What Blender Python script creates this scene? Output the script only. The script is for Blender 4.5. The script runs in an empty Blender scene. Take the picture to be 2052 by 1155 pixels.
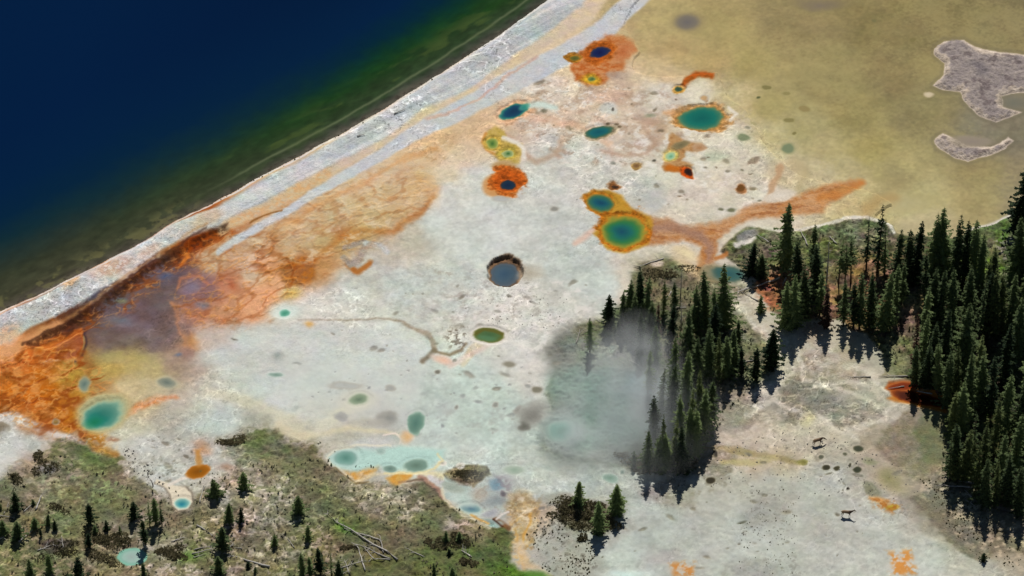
import bpy, math, random, time
import numpy as np
from mathutils import Vector, Matrix
T0 = time.time()
sc = bpy.context.scene
col = sc.collection

# ------------------------------------------------------------------ camera
W, H = 2052.0, 1155.0
PITCH = math.radians(40.0); DIST = 835.0; HFOV = math.radians(14.0)
F = (W / 2) / math.tan(HFOV / 2)
CAM = Vector((0, -DIST * math.cos(PITCH), DIST * math.sin(PITCH)))
FWD = Vector((0, math.cos(PITCH), -math.sin(PITCH))); UP = Vector((0, math.sin(PITCH), math.cos(PITCH)))
cd = bpy.data.cameras.new("camera"); cam = bpy.data.objects.new("camera", cd); col.objects.link(cam)
cam.location = CAM; cam.rotation_euler = (math.radians(90) - PITCH, 0, 0)
cd.sensor_width = 36; cd.lens = 18 / math.tan(HFOV / 2); cd.clip_start = 1; cd.clip_end = 30000
sc.camera = cam

def G(px, py, z=0.0):
    """survey map position -> point on the ground, metres"""
    d = Vector((1, 0, 0)) * (px - W / 2) + UP * (H / 2 - py) + FWD * F
    t = (z - CAM.z) / d.z
    return CAM + d * t
def to_map(x, y, z=0.0):
    ry = y - CAM.y; rz = z - CAM.z
    dep = ry * math.cos(PITCH) - rz * math.sin(PITCH)
    up = ry * math.sin(PITCH) + rz * math.cos(PITCH)
    return W / 2 + x * F / dep, H / 2 - up * F / dep

# ------------------------------------------------------------------ grid
def axis(a, b, step, far, n=26):
    core = np.arange(a, b + step * .5, step)
    g = step * (((far) / step) ** (np.arange(1, n + 1) / n))
    lo = core[0] - g[::-1]; hi = core[-1] + g
    return np.concatenate([lo, core, hi])
XS = axis(-112, 112, 0.168, 4000); YS = axis(-92, 104, 0.25, 6000)
# keep the far near-side edge in front of the camera
YS = YS[YS > -560]
NX, NY = len(XS), len(YS)
X, Y = np.meshgrid(XS, YS)
U, V = to_map(X, Y)
_tab = np.random.RandomState(7).rand(256, 256).astype(np.float32)
def vnoise(x, y, s, seed=0):
    x = x * s + seed * 17.31 + 1000.5; y = y * s + seed * 9.77 + 1000.5
    xi = np.floor(x); yi = np.floor(y); fx = x - xi; fy = y - yi
    xi = xi.astype(np.int64) & 255; yi = yi.astype(np.int64) & 255
    fx = fx * fx * (3 - 2 * fx); fy = fy * fy * (3 - 2 * fy)
    x1 = (xi + 1) & 255; y1 = (yi + 1) & 255
    a = _tab[yi, xi]; b = _tab[yi, x1]; c = _tab[y1, xi]; d = _tab[y1, x1]
    return (a + (b - a) * fx) * (1 - fy) + (c + (d - c) * fx) * fy
def rot(x, y, k):
    c, s = math.cos(k), math.sin(k); return x * c - y * s, x * s + y * c
def fbm(x, y, s, o=4, seed=0, g=.5):
    r = 0; a = 1; t = 0
    for k in range(o):
        xx, yy = rot(x, y, .7 * k + .3)
        r = r + a * vnoise(xx, yy, s * (2.03 ** k), seed + k * 3); t += a; a *= g
    return r / t          # about 0..1, mean .5
N1 = (fbm(X, Y, .11, 5, 1) - .5); N2 = (fbm(X, Y, .11, 5, 21) - .5)
N3 = (fbm(X, Y, .7, 3, 41) - .5); N4 = (fbm(X, Y, .7, 3, 61) - .5)
NF = fbm(X, Y, 1.4, 3, 81) ; NM = fbm(X, Y, .35, 4, 101); NB = fbm(X, Y, .05, 3, 121)
NH = fbm(X, Y, 2.6, 2, 131); NF2 = fbm(X, Y, 1.9, 3, 141)
WU = N1 * 34 + N3 * 9; WV = (N2 * 34 + N4 * 9) * .64

def hx(s):
    s = s.lstrip('#'); return np.array([int(s[i:i + 2], 16) / 255 for i in (0, 2, 4)])
COL = np.zeros((NY, NX, 3)); COL[:] = hx('c4c4be')
TEX = np.full((NY, NX), .38)          # how rough and speckled
Z = np.zeros((NY, NX)); RID = np.zeros((NY, NX), np.int32)
vrow = V[:, NX // 2]
def win(u0, u1, v0, v1, pad=30):
    r = np.where((vrow > v0 - pad) & (vrow < v1 + pad))[0]
    if len(r) == 0: return None
    r0, r1 = r[0], r[-1] + 1
    c = np.where((U[r0:r1].max(0) > u0 - pad) & (U[r0:r1].min(0) < u1 + pad))[0]
    if len(c) == 0: return None
    return (slice(r0, r1), slice(c[0], c[-1] + 1))
def sstep(a, b, x):
    t = np.clip((x - a) / (b - a), 0, 1); return t * t * (3 - 2 * t)
def wuv(sl, w): return U[sl] + w * WU[sl], V[sl] + w * WV[sl]
def blend(sl, a, c):
    a = a[..., None]; COL[sl] = COL[sl] * (1 - a) + c * a
def d_poly(u, v, P):
    """signed distance, negative inside"""
    P = np.array(P, float); n = len(P); d = np.full(u.shape, 1e18); inside = np.zeros(u.shape, bool)
    for i in range(n):
        a = P[i]; b = P[(i + 1) % n]; e = b - a
        wx = u - a[0]; wy = v - a[1]
        t = np.clip((wx * e[0] + wy * e[1]) / (e @ e + 1e-9), 0, 1)
        d = np.minimum(d, (wx - e[0] * t) ** 2 + (wy - e[1] * t) ** 2)
        if a[1] != b[1]:
            cnd = (a[1] > v) != (b[1] > v)
            inside ^= cnd & (u < (b[0] - a[0]) * (v - a[1]) / (b[1] - a[1]) + a[0])
    d = np.sqrt(d); return np.where(inside, -d, d)
def d_line(u, v, P, hw):
    """distance minus local half width"""
    P = np.array(P, float)
    if np.isscalar(hw): hw = [hw] * len(P)
    if len(hw) != len(P): hw = list(np.interp(np.linspace(0, 1, len(P)), np.linspace(0, 1, len(hw)), hw))
    best = np.full(u.shape, 1e9)
    for i in range(len(P) - 1):
        a = P[i]; e = P[i + 1] - a
        wx = u - a[0]; wy = v - a[1]
        t = np.clip((wx * e[0] + wy * e[1]) / (e @ e + 1e-9), 0, 1)
        dd = np.hypot(wx - e[0] * t, wy - e[1] * t) - (hw[i] + (hw[i + 1] - hw[i]) * t)
        best = np.minimum(best, dd)
    return best
def d_ell(u, v, cx, cy, rx, ry, ang=0):
    a = math.radians(ang); x = u - cx; y = -(v - cy)
    xx = (x * math.cos(a) + y * math.sin(a)) / rx; yy = (-x * math.sin(a) + y * math.cos(a)) / ry
    return np.hypot(xx, yy)
def two(sl, c1, c2, nz=None, k=2.2):
    n = NM[sl] if nz is None else nz[sl]
    t = np.clip((n - .5) * k + .5, 0, 1)[..., None]
    return hx(c1) * (1 - t) + hx(c2) * t
def PL(P, c, soft=4, w=1.0, al=1.0, c2=None, tex=None, nz=None, rid=None, z=None, k=2.2, keep=None):
    xs = [p[0] for p in P]; ys = [p[1] for p in P]
    sl = win(min(xs), max(xs), min(ys), max(ys), 40 + soft)
    if sl is None: return
    u, v = wuv(sl, w); d = d_poly(u, v, P)
    m = 1 - sstep(-soft, soft, d); a = m * al
    cc = hx(c) if c2 is None else two(sl, c, c2, nz, k)
    blend(sl, a, cc)
    if tex is not None: TEX[sl] = TEX[sl] * (1 - a) + tex * a
    if rid is not None: RID[sl][d < 0] = rid
    if z is not None: Z[sl] = Z[sl] * (1 - m) + z * m
    return sl, d
def ST(P, hw, c, soft=3, w=.6, al=1.0, c2=None, tex=None, z=None, nz=None, rid=None, dz=None, k=2.2):
    xs = [p[0] for p in P]; ys = [p[1] for p in P]
    mh = hw if np.isscalar(hw) else max(hw)
    sl = win(min(xs), max(xs), min(ys), max(ys), 40 + mh + soft)
    if sl is None: return
    u, v = wuv(sl, w); d = d_line(u, v, P, hw); m = 1 - sstep(-soft, soft, d); a = m * al
    blend(sl, a, hx(c) if c2 is None else two(sl, c, c2, nz, k))
    if tex is not None: TEX[sl] = TEX[sl] * (1 - a) + tex * a
    if z is not None: Z[sl] = Z[sl] * (1 - m) + z * m
    if dz is not None: Z[sl] += dz * m
    if rid is not None: RID[sl][d < 0] = rid
def EL(cx, cy, rx, ry, ang, stops, soft=.15, w=.5, al=1.0, tex=None, off=(0, 0), rag=.0, mott=0):
    """elliptical patch; stops = [(radius, colour), ...], beyond the last it fades"""
    rr = stops[-1][0] + soft
    sl = win(cx - rx * rr - ry * rr, cx + rx * rr + ry * rr, cy - ry * rr - rx * rr, cy + ry * rr + rx * rr, 20)
    if sl is None: return
    u, v = wuv(sl, w); t = d_ell(u, v, cx, cy, rx, ry, ang)
    if rag: t = t + rag * (NM[sl] - .5) * 1.6 * np.clip(t, 0, 1) + rag * .45 * (NF2[sl] - .5) * np.clip(t, 0, 1)
    t2 = d_ell(u, v, cx + off[0], cy + off[1], rx, ry, ang); t2 = np.minimum(t, t2) * .0 + (t + (t2 - t) * np.clip(1 - t, 0, 1))
    R = [s[0] for s in stops]; C = np.array([hx(s[1]) for s in stops])
    cc = np.stack([np.interp(t2, R, C[:, k]) for k in range(3)], -1)
    if mott: cc = cc * (1 + mott * (NF[sl] - .5) + mott * (NF2[sl] - .5))[..., None]
    a = (1 - sstep(stops[-1][0] - soft, stops[-1][0] + soft, t)) * al
    blend(sl, a, cc)
    if tex is not None: TEX[sl] = TEX[sl] * (1 - a) + tex * a
    return sl, t
def SPK(P, c, thr=.62, soft=.08, nz=None, al=.8, edge=8):
    """noise speckle inside a polygon"""
    xs = [p[0] for p in P]; ys = [p[1] for p in P]
    sl = win(min(xs), max(xs), min(ys), max(ys), 20 + edge)
    if sl is None: return
    d = d_poly(U[sl] + WU[sl], V[sl] + WV[sl], P); m = 1 - sstep(-edge, edge, d)
    n = (NF if nz is None else nz)[sl] * .72 + NF2[sl] * .28
    blend(sl, m * al * sstep(thr - soft, thr + soft, n), hx(c))

_g1 = G(700, 255); _g2 = G(420, 405); xr0, yr0 = rot(X, Y, -math.atan2(_g1.y - _g2.y, _g1.x - _g2.x))
# ---- base colour field from survey samples
CP = """0 700 dba07a|0 660 d9ad8c|30 745 c07030|80 750 b5651c|40 800 c46a1e|100 790 b8661a|140 760 b08a3a|120 830 b5691c|70 845 b8682a|160 850 b07a28
250 780 c0b088|300 785 c3b490|190 885 b07a30|240 865 c0bba8|120 690 a8501c|60 705 c86a28|250 722 b5a468|205 742 b59a58|300 742 b8a878|160 725 9a7a40
440 465 9c4a18|400 487 8c3f14|372 505 9a5020|330 550 5f5c70|300 562 76594f|250 590 695458|205 600 4f4856|160 635 4f3226|95 668 6a3414|230 640 7a6a70
290 620 887270|335 600 85706c|390 580 8a7078|400 622 b07a60|470 570 a8684a|440 635 c08a68|490 600 cf9a70|360 660 8a7068|300 672 8a7870|230 682 7a6a60
372 705 9a7a70|388 688 c98a55|340 722 a08a78|420 660 c09a80|400 720 b5a598
560 400 c9a880|620 405 cfae88|700 360 c8b090|760 340 ccb494|820 320 ccb08a|880 290 d0b088|905 350 cfc0a8|850 370 c4a070|800 420 c0a074|740 450 c0a478|680 430 c2aa80|760 400 c6ac84
700 472 b8935c|640 470 bca474|560 490 c4a47c|520 510 cab094|550 540 d5a27c|540 590 d8a480|600 460 c4a880|500 560 cdb498|430 520 c5ae90|640 530 b98a5a
900 420 c8c6c2|865 455 c5c8c3|950 480 c6c6c2|1100 450 c2c1bd|1150 540 c8cbc6|1200 570 cfd3ce|1100 600 cac6be|1000 620 ccc8c0|900 560 bfc0ba|800 565 c2c5c0
700 585 c5c5bf|640 620 c8c3ba|700 640 c9c6bf|760 720 c3c9c3|600 700 c6c6c1|500 680 c5c5bf|450 720 c5c9c4|450 790 c9c6bb|560 780 c6cdc5|650 760 c2c9c2
850 760 c6cdc6|950 780 c3cdc5|1000 860 c0ccc4|900 860 c4cdc6|900 900 c2c9c2|1050 700 c9c5bf|1080 740 cdc7c0|1150 650 cac6be|1180 480 c7c7c3|1250 570 cfc6b8
1290 510 cfc5b6|820 480 c0b8a8|780 520 bfb4a6|760 540 c0bdb5|1000 470 c8c8c4|980 430 c8c7c4|1100 380 cac8c2|950 360 cbc8c2|900 380 c9c6c0
1100 170 cfc2b2|1060 250 cdb9a4|1100 290 c5bfb8|1160 240 cbb8a2|1150 320 c8c5bd|1250 240 c8b8a4|1300 260 bfa890|1320 190 d0c8ba|1400 190 d2cab8|1280 300 c9c0b0
1200 350 c9c5bc|1300 380 bdbcb5|1340 350 cdc6b8|1400 390 cfc5b5|1500 330 cdc6b2|1460 300 d0c9b8|1450 250 cfc4ac|1550 280 b8ad85|1430 420 cac0b0|1520 390 d5cbbd
1560 350 c5b898|1330 420 c9bfb0|1240 180 c0a890|1130 130 d3bd9c|960 260 d3b490|930 310 d2bda0
1320 40 b3a170|1450 60 a39262|1600 60 8f8058|1750 40 85784f|1900 50 80744e|2040 60 7c7150|1500 130 a0915f|1650 150 8f8358|1800 150 897c54|1350 100 b39c6c
1420 120 b09a68|1550 200 a09463|1700 220 968a5a|1850 220 8c825a|1650 300 a89d70|1750 300 a0945f|1800 350 a69a6b|1950 350 978a60|1700 340 b3a67c|1650 345 bdb08c
1750 400 b5a57a|1830 400 aea678|1950 400 a39668|1850 445 b5a882|2040 250 7e7662|1980 250 857d68|2040 380 94896a|1480 190 b8a880|1330 140 c5b088|1620 250 a0966a
1480 800 a8a293|1550 740 b0a998|1600 700 b5ad9a|1650 770 b0a99a|1560 660 c0b8a6|1580 820 908c7e|1640 800 8c887a|1500 860 b5aa9a|1560 880 b8ae9e|1620 860 b9b1a0
1700 850 beb6a6|1760 870 a79b88|1850 850 8a8470|1830 900 7f7c62|1870 900 76785a|1800 925 b0a490|1850 940 9a8e7c|1900 960 8d8674|1900 1020 8a8472|1960 1050 968c78
2000 1100 9c927e|1750 1050 b9b8b0|1650 1050 b2b2aa|1500 1050 b4b5ae|1400 1000 b2b1a8|1300 1050 b5b8b2|1250 1100 bdc2bb|1350 1100 b3b3ac|1500 1120 b8b9b2
1700 1120 bcbcb4|1850 1120 b8b8b0|1950 1140 b0aea2|1450 960 b0aca0|1550 980 b1afa6|1480 920 b3a690|1560 920 b0a68c|1640 980 b3b2aa|1250 1000 b9bbb4|1200 1040 bdbdb5
1130 1060 aeaba2|1090 1040 b5a48e|1100 1100 b0ada4|1150 1130 a9a89e|1720 800 b0aa9c|1780 830 b8b2a4|1500 610 c0b8a6|1520 640 c5bcaa
250 900 c2bfb5|300 900 c6c4bc|330 950 c4c1ba|280 940 bdb8ae|380 860 b5b2a8|450 840 c0c8c1|520 850 a9a698|600 850 bdb8a6|650 820 c4bfb0|700 860 b9b3a6
420 880 b5b0a8|350 840 b8b0a4|480 900 b0aca2|760 870 bab7ae|0 860 c8c6c0|60 880 bfbdb6|20 940 c5c8c4|-80 900 c0c0ba|-80 760 c88040
950 930 c3c6c0|1050 930 bcc2ba|1100 960 bfc2bb|1180 950 bfc4bc|1000 980 b0b4b0|1250 950 c0c4bc|1150 900 a5aaa2|1050 880 b5bcb4|1300 980 bab9b0"""
pts = []
for line in CP.replace('\n', '|').split('|'):
    a, b, c = line.split(); pts.append((float(a), float(b), *hx(c)))
pts = np.array(pts)
gu = np.arange(-200, 2260, 10.); gv = np.arange(-160, 1330, 10.)
GU, GV = np.meshgrid(gu, gv); acc = np.zeros(GU.shape + (3,)); ws = np.zeros(GU.shape)
for p in pts:
    w_ = 1 / (((GU - p[0]) ** 2 + ((GV - p[1]) * 1.25) ** 2 + 160) ** 2.1)
    acc += w_[..., None] * p[2:]; ws += w_
field = acc / ws[..., None]
def samp(fieldr, u, v):
    a = np.clip((u - gu[0]) / 10, 0, len(gu) - 1.01); b = np.clip((v - gv[0]) / 10, 0, len(gv) - 1.01)
    i = a.astype(int); j = b.astype(int); fx = (a - i)[..., None]; fy = (b - j)[..., None]
    return (fieldr[j, i] * (1 - fx) + fieldr[j, i + 1] * fx) * (1 - fy) + (fieldr[j + 1, i] * (1 - fx) + fieldr[j + 1, i + 1] * fx) * fy
COL = samp(field, U + 1.3 * WU, V + 1.3 * WV)
neutral = np.clip(1 - (COL.max(-1) - COL.min(-1)) / .14, 0, 1)[..., None]; COL += neutral * np.array([-.012, .004, -.006])
COL *= (1 + (fbm(X, Y, .045, 3, 951) - .5) * .14)[..., None]
COL *= (1 + (NM - .5) * .16 + (NF - .5) * .16)[..., None]
HUE = np.stack([fbm(X, Y, .9, 3, 701 + 10 * k) - .5 for k in range(3)], -1) * .022 + np.stack([fbm(X, Y, .22, 3, 751 + 10 * k) - .5 for k in range(3)], -1) * .05 + (fbm(X, Y, .8, 3, 771) - .5)[..., None] * np.array([.07, .05, .02])
Z += (NM - .5) * .22 + (NF - .5) * .06 + (NB - .5) * .5

# ---- thing register: id -> dict
THINGS = {}
def reg(name, label=None, cat=None, kind=None, group=None, parts=None):
    i = 100 + len(THINGS); THINGS[i] = dict(name=name, label=label, cat=cat, kind=kind, group=group, parent=None); return i
def subreg(parent, name, mat='water'):
    i = 100 + len(THINGS); THINGS[i] = dict(name=name, parent=parent, mat=mat); return i

# ---- meadows and forest floor
LAND_N = ['ground']
MEADOW = [(-400, 1000), (-100, 985), (0, 955), (40, 925), (90, 880), (130, 868), (175, 885), (215, 912), (250, 925), (270, 960), (310, 985), (335, 1020), (385, 1030),
          (400, 1000), (440, 980), (455, 930), (440, 890), (500, 860), (560, 855), (600, 868), (650, 880), (665, 925), (690, 955), (720, 970), (780, 968), (850, 962),
          (885, 985), (905, 1015), (960, 1040), (1010, 1055), (1030, 1080), (1032, 1120), (1060, 1140), (1100, 1180), (1100, 1900), (-400, 1900)]
PL(MEADOW, '8f8a76', 8, 1.7, tex=1.0, c2='6f7153', rid=2)
CM = """20 980 7a7a5e|100 940 727458|170 960 6c7552|200 930 6f7656|60 960 8a8068|130 1060 6d7550|60 1060 77704f|200 1000 717752|250 1010 7b7c58|140 1000 7d7c5c|30 1120 6f7650|110 1130 6a744a
250 980 8a7d6c|300 1020 8a7f6c|220 1080 8a7d6a|150 1090 7d755c|330 1110 a89d8d|290 1140 8f8470|200 1130 83795f|370 1060 84785f|420 1040 83765f|400 1120 6f7850|420 1150 84795f
480 1000 a89d8e|510 1030 ab9f90|540 1010 a39a8a|500 960 a39b8a|560 960 8a8670|470 1060 84765f|540 1080 7f7560|480 1110 7c7058|560 1130 807660|600 1060 77745a|640 1000 6d7450|600 960 74765a
650 940 7a785e|520 900 7f7b66|580 890 7f7a64|450 1010 958a78|640 1040 6f7550|690 1055 5f6f3f|740 1060 6a6e48|700 1000 7e7462|740 1000 a89b87|770 990 b3a690|760 1030 948875|800 1000 85786a
840 1000 7f7562|880 1010 77764f|850 1050 6d7048|800 1060 6f6c4c|780 1100 716c50|700 1110 77705a|640 1120 757058|850 1100 706e50|900 1060 787058|880 1120 6b6f48|930 1040 8a8068|960 1070 8a7f68
1000 1080 66704c|980 1110 65704a|930 1110 6a7048|1040 1150 557a35|1000 1150 5f7540|940 1150 6f7050|760 1140 6f6e4d|60 1010 827a62|0 1050 706f50"""
pm = np.array([(float(a), float(b), *hx(c)) for a, b, c in (s.split() for s in CM.replace('\n', '|').split('|'))])
def idw(pm, e=1.9):
    acc = np.zeros(GU.shape + (3,)); ws = np.zeros(GU.shape)
    for p in pm:
        w_ = 1 / (((GU - p[0]) ** 2 + ((GV - p[1]) * 1.3) ** 2 + 90) ** e); acc += w_[..., None] * p[2:]; ws += w_
    return acc / ws[..., None]
def fillfield(P, pm, soft=5, w=1.0, mott=.5):
    fld = idw(pm); xs = [p[0] for p in P]; ys = [p[1] for p in P]
    sl = win(max(min(xs), -300), min(max(xs), 2400), min(ys), max(ys), 60)
    u, v = wuv(sl, w); m = 1 - sstep(-soft, soft, d_poly(u, v, P))
    c = samp(fld, U[sl] + 2.2 * WU[sl], V[sl] + 2.2 * WV[sl])
    c = c * (1 + (NM[sl] - .5) * mott + (NF[sl] - .5) * mott * 1.1 + (NH[sl] - .5) * mott * .8)[..., None]
    # greener where the ground lies low, browner where it is high
    g = (fbm(X[sl], Y[sl], .5, 3, 300) - .5)[..., None] * np.array([-.10, .03, -.12]) * mott * 2
    blend(sl, m, np.clip((c + g) * (np.array([.90, .925, .84]) if P is MEADOW else np.array([.95, .95, .93])), 0, 1))
    Z[sl] += m * ((NF[sl] - .5) * .5 + (NM[sl] - .5) * .6)
fillfield(MEADOW, pm, 7, 1.7, mott=.3)
EDGE_ = [(-60, 985), (0, 955), (40, 925), (90, 880), (130, 870), (175, 885), (215, 912), (250, 930), (270, 965), (310, 990), (340, 1020), (400, 1000), (440, 985), (450, 930), (440, 890), (500, 862), (560, 858), (600, 870), (650, 882), (668, 925)]
sl = win(-60, 700, 850, 1040); m = 1 - sstep(2, 22, np.abs(d_line(*wuv(sl, 1.5), EDGE_, 0))); blend(sl, m * .85 * sstep(.46, .58, fbm(X[sl], Y[sl], .55, 4, 961)), hx('b8b0a2')); blend(sl, m * .5 * sstep(.56, .66, fbm(X[sl], Y[sl], .8, 4, 962)), hx('7c7864'))
PL([(-200, 1000), (120, 900), (320, 1010), (640, 900), (900, 1010), (960, 1080), (640, 1110), (400, 1180), (-200, 1180)], '83796a', 30, 2, .38, c2='7a7660', nz=NM)
# pale gritty soil showing between tussocks
for P_, c_, t_ in [([(380, 1040), (640, 1040), (700, 1160), (380, 1160)], 'ab9f8e', .57), ([(0, 1060), (380, 1060), (380, 1160), (0, 1160)], 'a09478', .58), ([(20, 930), (120, 890), (180, 960), (60, 1010)], 'a89c84', .56), ([(430, 960), (520, 930), (580, 980), (570, 1040), (500, 1050), (460, 1080), (430, 1010)], 'bdb2a4', .56),
                   ([(270, 1080), (380, 1090), (400, 1160), (250, 1160)], 'c0b5a6', .55),
                   ([(690, 960), (760, 965), (830, 970), (850, 1010), (810, 1050), (740, 1030), (690, 1000)], 'c8bba6', .55),
                   ([(380, 1020), (460, 1030), (440, 1090), (370, 1080)], 'ab9f8c', .6),
                   ([(180, 1060), (300, 1020), (330, 1060), (230, 1110)], 'b3a797', .6),
                   ([(900, 1040), (960, 1045), (940, 1070), (890, 1065)], 'd0c0b0', .5),
                   ([(560, 1090), (700, 1090), (700, 1160), (560, 1160)], 'a59a84', .64),
                   ([(80, 1000), (140, 1000), (140, 1050), (80, 1050)], 'b0a488', .6),
                   ([(560, 960), (600, 940), (600, 1010), (560, 1010)], 'b0a898', .6)]:
    SPK(P_, c_, t_, .07, nz=fbm(X, Y, .9, 3, 400), edge=14)
SPK([(0, 950), (640, 870), (1020, 1060), (1020, 1200), (0, 1200)], '4c4a34', .68, .08, nz=fbm(X, Y, 1.1, 3, 410), al=.35)
SPK([(160, 920), (240, 950), (260, 1010), (180, 1010), (80, 970)], '8f9a6a', .6, .05, al=.8)
SPK([(90, 960), (160, 960), (160, 990), (90, 990)], 'b0b08c', .55, .05, al=.8)
EL(690, 1058, 30, 10, -15, [(0, '4f7a30'), (1, '5f7040')], .5, 1, .8)
EL(385, 1120, 28, 14, 0, [(0, '6f8a45'), (1, '6f7a4a')], .5, 1, .8)
EL(112, 1098, 35, 14, 0, [(0, '4b4240'), (1, '5a5046')], .3, 1, .85)
EL(88, 940, 22, 12, 0, [(0, '6a7f8f'), (1, '8f908a')], .5, .5, .5)

# right bank, forest floor
RIGHTLAND = [(1448, 500), (1475, 470), (1500, 452), (1560, 466), (1600, 463), (1650, 452), (1690, 438), (1745, 438), (1790, 452), (1800, 470), (1900, 478), (1960, 458), (2010, 440), (2060, 425), (2500, 330),
             (2500, 900), (2100, 1075), (2010, 1040), (1960, 1020), (1920, 1000), (1880, 960), (1880, 860), (1880, 800), (1860, 770), (1800, 750), (1760, 700), (1740, 670), (1700, 660), (1690, 640), (1650, 640), (1600, 640), (1570, 640), (1545, 620), (1530, 595), (1500, 580), (1515, 560), (1490, 540), (1470, 520)]
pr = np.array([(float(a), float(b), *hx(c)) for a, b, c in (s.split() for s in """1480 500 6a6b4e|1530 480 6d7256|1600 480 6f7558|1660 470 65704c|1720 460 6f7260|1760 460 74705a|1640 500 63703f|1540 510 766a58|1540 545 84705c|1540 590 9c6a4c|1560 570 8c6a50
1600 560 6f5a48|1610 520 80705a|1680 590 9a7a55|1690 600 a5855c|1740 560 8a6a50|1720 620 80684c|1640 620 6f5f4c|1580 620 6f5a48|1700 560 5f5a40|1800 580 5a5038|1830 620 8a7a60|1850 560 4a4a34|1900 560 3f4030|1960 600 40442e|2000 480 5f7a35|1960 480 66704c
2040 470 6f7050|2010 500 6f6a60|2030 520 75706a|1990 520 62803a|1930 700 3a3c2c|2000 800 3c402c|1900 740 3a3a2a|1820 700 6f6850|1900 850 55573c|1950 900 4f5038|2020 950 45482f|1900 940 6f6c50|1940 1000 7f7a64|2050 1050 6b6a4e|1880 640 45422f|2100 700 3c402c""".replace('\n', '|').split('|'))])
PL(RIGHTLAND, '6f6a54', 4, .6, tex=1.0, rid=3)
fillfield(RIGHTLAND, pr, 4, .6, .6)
SPK([(1500, 560), (1580, 540), (1590, 620), (1530, 620)], 'ad6f4c', .5, .06, al=.7)
SPK([(1985, 480), (2052, 470), (2052, 530), (2000, 520)], '9a9590', .52, .06, al=.7)
ST([(1495, 448), (1560, 464), (1600, 461), (1650, 450), (1690, 437), (1745, 436), (1785, 450), (1795, 466)], 3, 'd6d0c0', 2, .6, rid=None)
ST([(1935, 462), (1975, 450), (2010, 437), (2060, 422), (2300, 370)], 3, 'cfc6bb', 2.5, .6)
EL(1500, 470, 22, 9, 15, [(0, '8f8f90'), (1, '7c7c78')], .3, 1); ST([(1480, 487), (1510, 478)], 5, 'd8d4ca', 3, 1)
# island meadow in the middle
CENTRE = [(1268, 552), (1282, 530), (1330, 521), (1370, 530), (1400, 546), (1440, 562), (1500, 585), (1478, 612), (1515, 655), (1548, 700), (1535, 745), (1500, 775), (1450, 830), (1430, 870), (1400, 905), (1340, 950), (1270, 945), (1190, 925), (1130, 915), (1095, 895), (1110, 850),
          (1088, 790), (1110, 745), (1105, 705), (1130, 675), (1170, 650), (1222, 640), (1250, 600)]
PL(CENTRE, '6f6d52', 6, .9, tex=1.0, rid=4)
SOFTC = True
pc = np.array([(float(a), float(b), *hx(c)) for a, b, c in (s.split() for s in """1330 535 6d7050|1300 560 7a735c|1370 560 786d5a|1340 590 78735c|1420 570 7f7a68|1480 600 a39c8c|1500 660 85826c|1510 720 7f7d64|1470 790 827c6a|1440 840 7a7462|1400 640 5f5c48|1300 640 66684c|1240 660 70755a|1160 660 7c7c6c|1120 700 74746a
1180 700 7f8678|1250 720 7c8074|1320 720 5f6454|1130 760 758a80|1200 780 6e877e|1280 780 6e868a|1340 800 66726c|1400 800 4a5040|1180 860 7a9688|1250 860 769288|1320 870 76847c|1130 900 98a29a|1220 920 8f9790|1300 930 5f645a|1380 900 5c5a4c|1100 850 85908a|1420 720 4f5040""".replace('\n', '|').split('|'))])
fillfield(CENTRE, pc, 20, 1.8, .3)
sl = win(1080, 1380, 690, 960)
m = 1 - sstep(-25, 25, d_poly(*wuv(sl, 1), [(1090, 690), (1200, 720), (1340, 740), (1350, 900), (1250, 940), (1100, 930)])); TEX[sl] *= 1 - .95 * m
COL[sl] = COL[sl] * (1 - .7 * m[..., None]) + .7 * m[..., None] * samp(idw(pc), U[sl] + 2 * WU[sl], V[sl] + 2 * WV[sl])  # grain faded and steam haze painted into the ground colour
# thin soil patches on the right flat
def patch(P, c, c2, soft=6, al=.85, tex=.9, w=1.5): PL(P, c, soft, w, al, c2, tex, nz=NF)
patch([(1545, 810), (1600, 740), (1650, 790), (1720, 830), (1735, 850), (1690, 860), (1640, 830), (1580, 850)], '7f7c6c', '98937f')
patch([(1530, 770), (1580, 735), (1690, 760), (1720, 780), (1640, 800), (1600, 790)], '86836f', 'a29c8a')
patch([(1770, 850), (1830, 800), (1890, 830), (1900, 960), (1870, 970), (1800, 940), (1760, 890)], '7c7660', '8f8674')
patch([(1850, 820), (1890, 830), (1900, 930), (1850, 930), (1830, 870)], '747656', '6a7050', 10)
patch([(1825, 995), (1850, 975), (1900, 965), (1980, 1000), (2052, 1050), (2100, 1120), (1990, 1110), (1960, 1125), (1900, 1070), (1860, 1040)], '716c5c', '807a68', 5, .95)
patch([(1270, 985), (1340, 960), (1400, 985), (1400, 1020), (1340, 1015), (1300, 1000)], '8f8a7c', 'a39e90', 7, .7); patch([(1120, 1010), (1180, 990), (1250, 1010), (1270, 1050), (1230, 1090), (1150, 1095), (1110, 1060)], '8f8d84', 'a5a49c', 10, .6)
patch([(1480, 1020), (1530, 1000), (1575, 1020), (1560, 1045), (1500, 1050)], '94928a', 'a8a79f', 8, .7); patch([(1450, 1125), (1500, 1118), (1560, 1135), (1540, 1165), (1440, 1165)], '929088', 'a8a79f', 8, .6)
patch([(1330, 1100), (1360, 1092), (1375, 1112), (1345, 1122)], '9a9a94', 'a6a6a0', 8, .8); patch([(1600, 1030), (1640, 1010), (1680, 1060), (1620, 1090)], 'a8a8a0', 'b0b0a8', 18, .7)
patch([(1395, 905), (1420, 890), (1440, 920), (1425, 950), (1370, 960), (1350, 950)], '7f7868', '94897a', 6, .8)
patch([(1640, 690), (1720, 700), (1730, 760), (1650, 750), (1590, 720)], '8c8570', 'b0a896')
patch([(1770, 700), (1800, 690), (1830, 720), (1820, 745), (1760, 745)], '7c785a', '8f8a6c')
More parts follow.
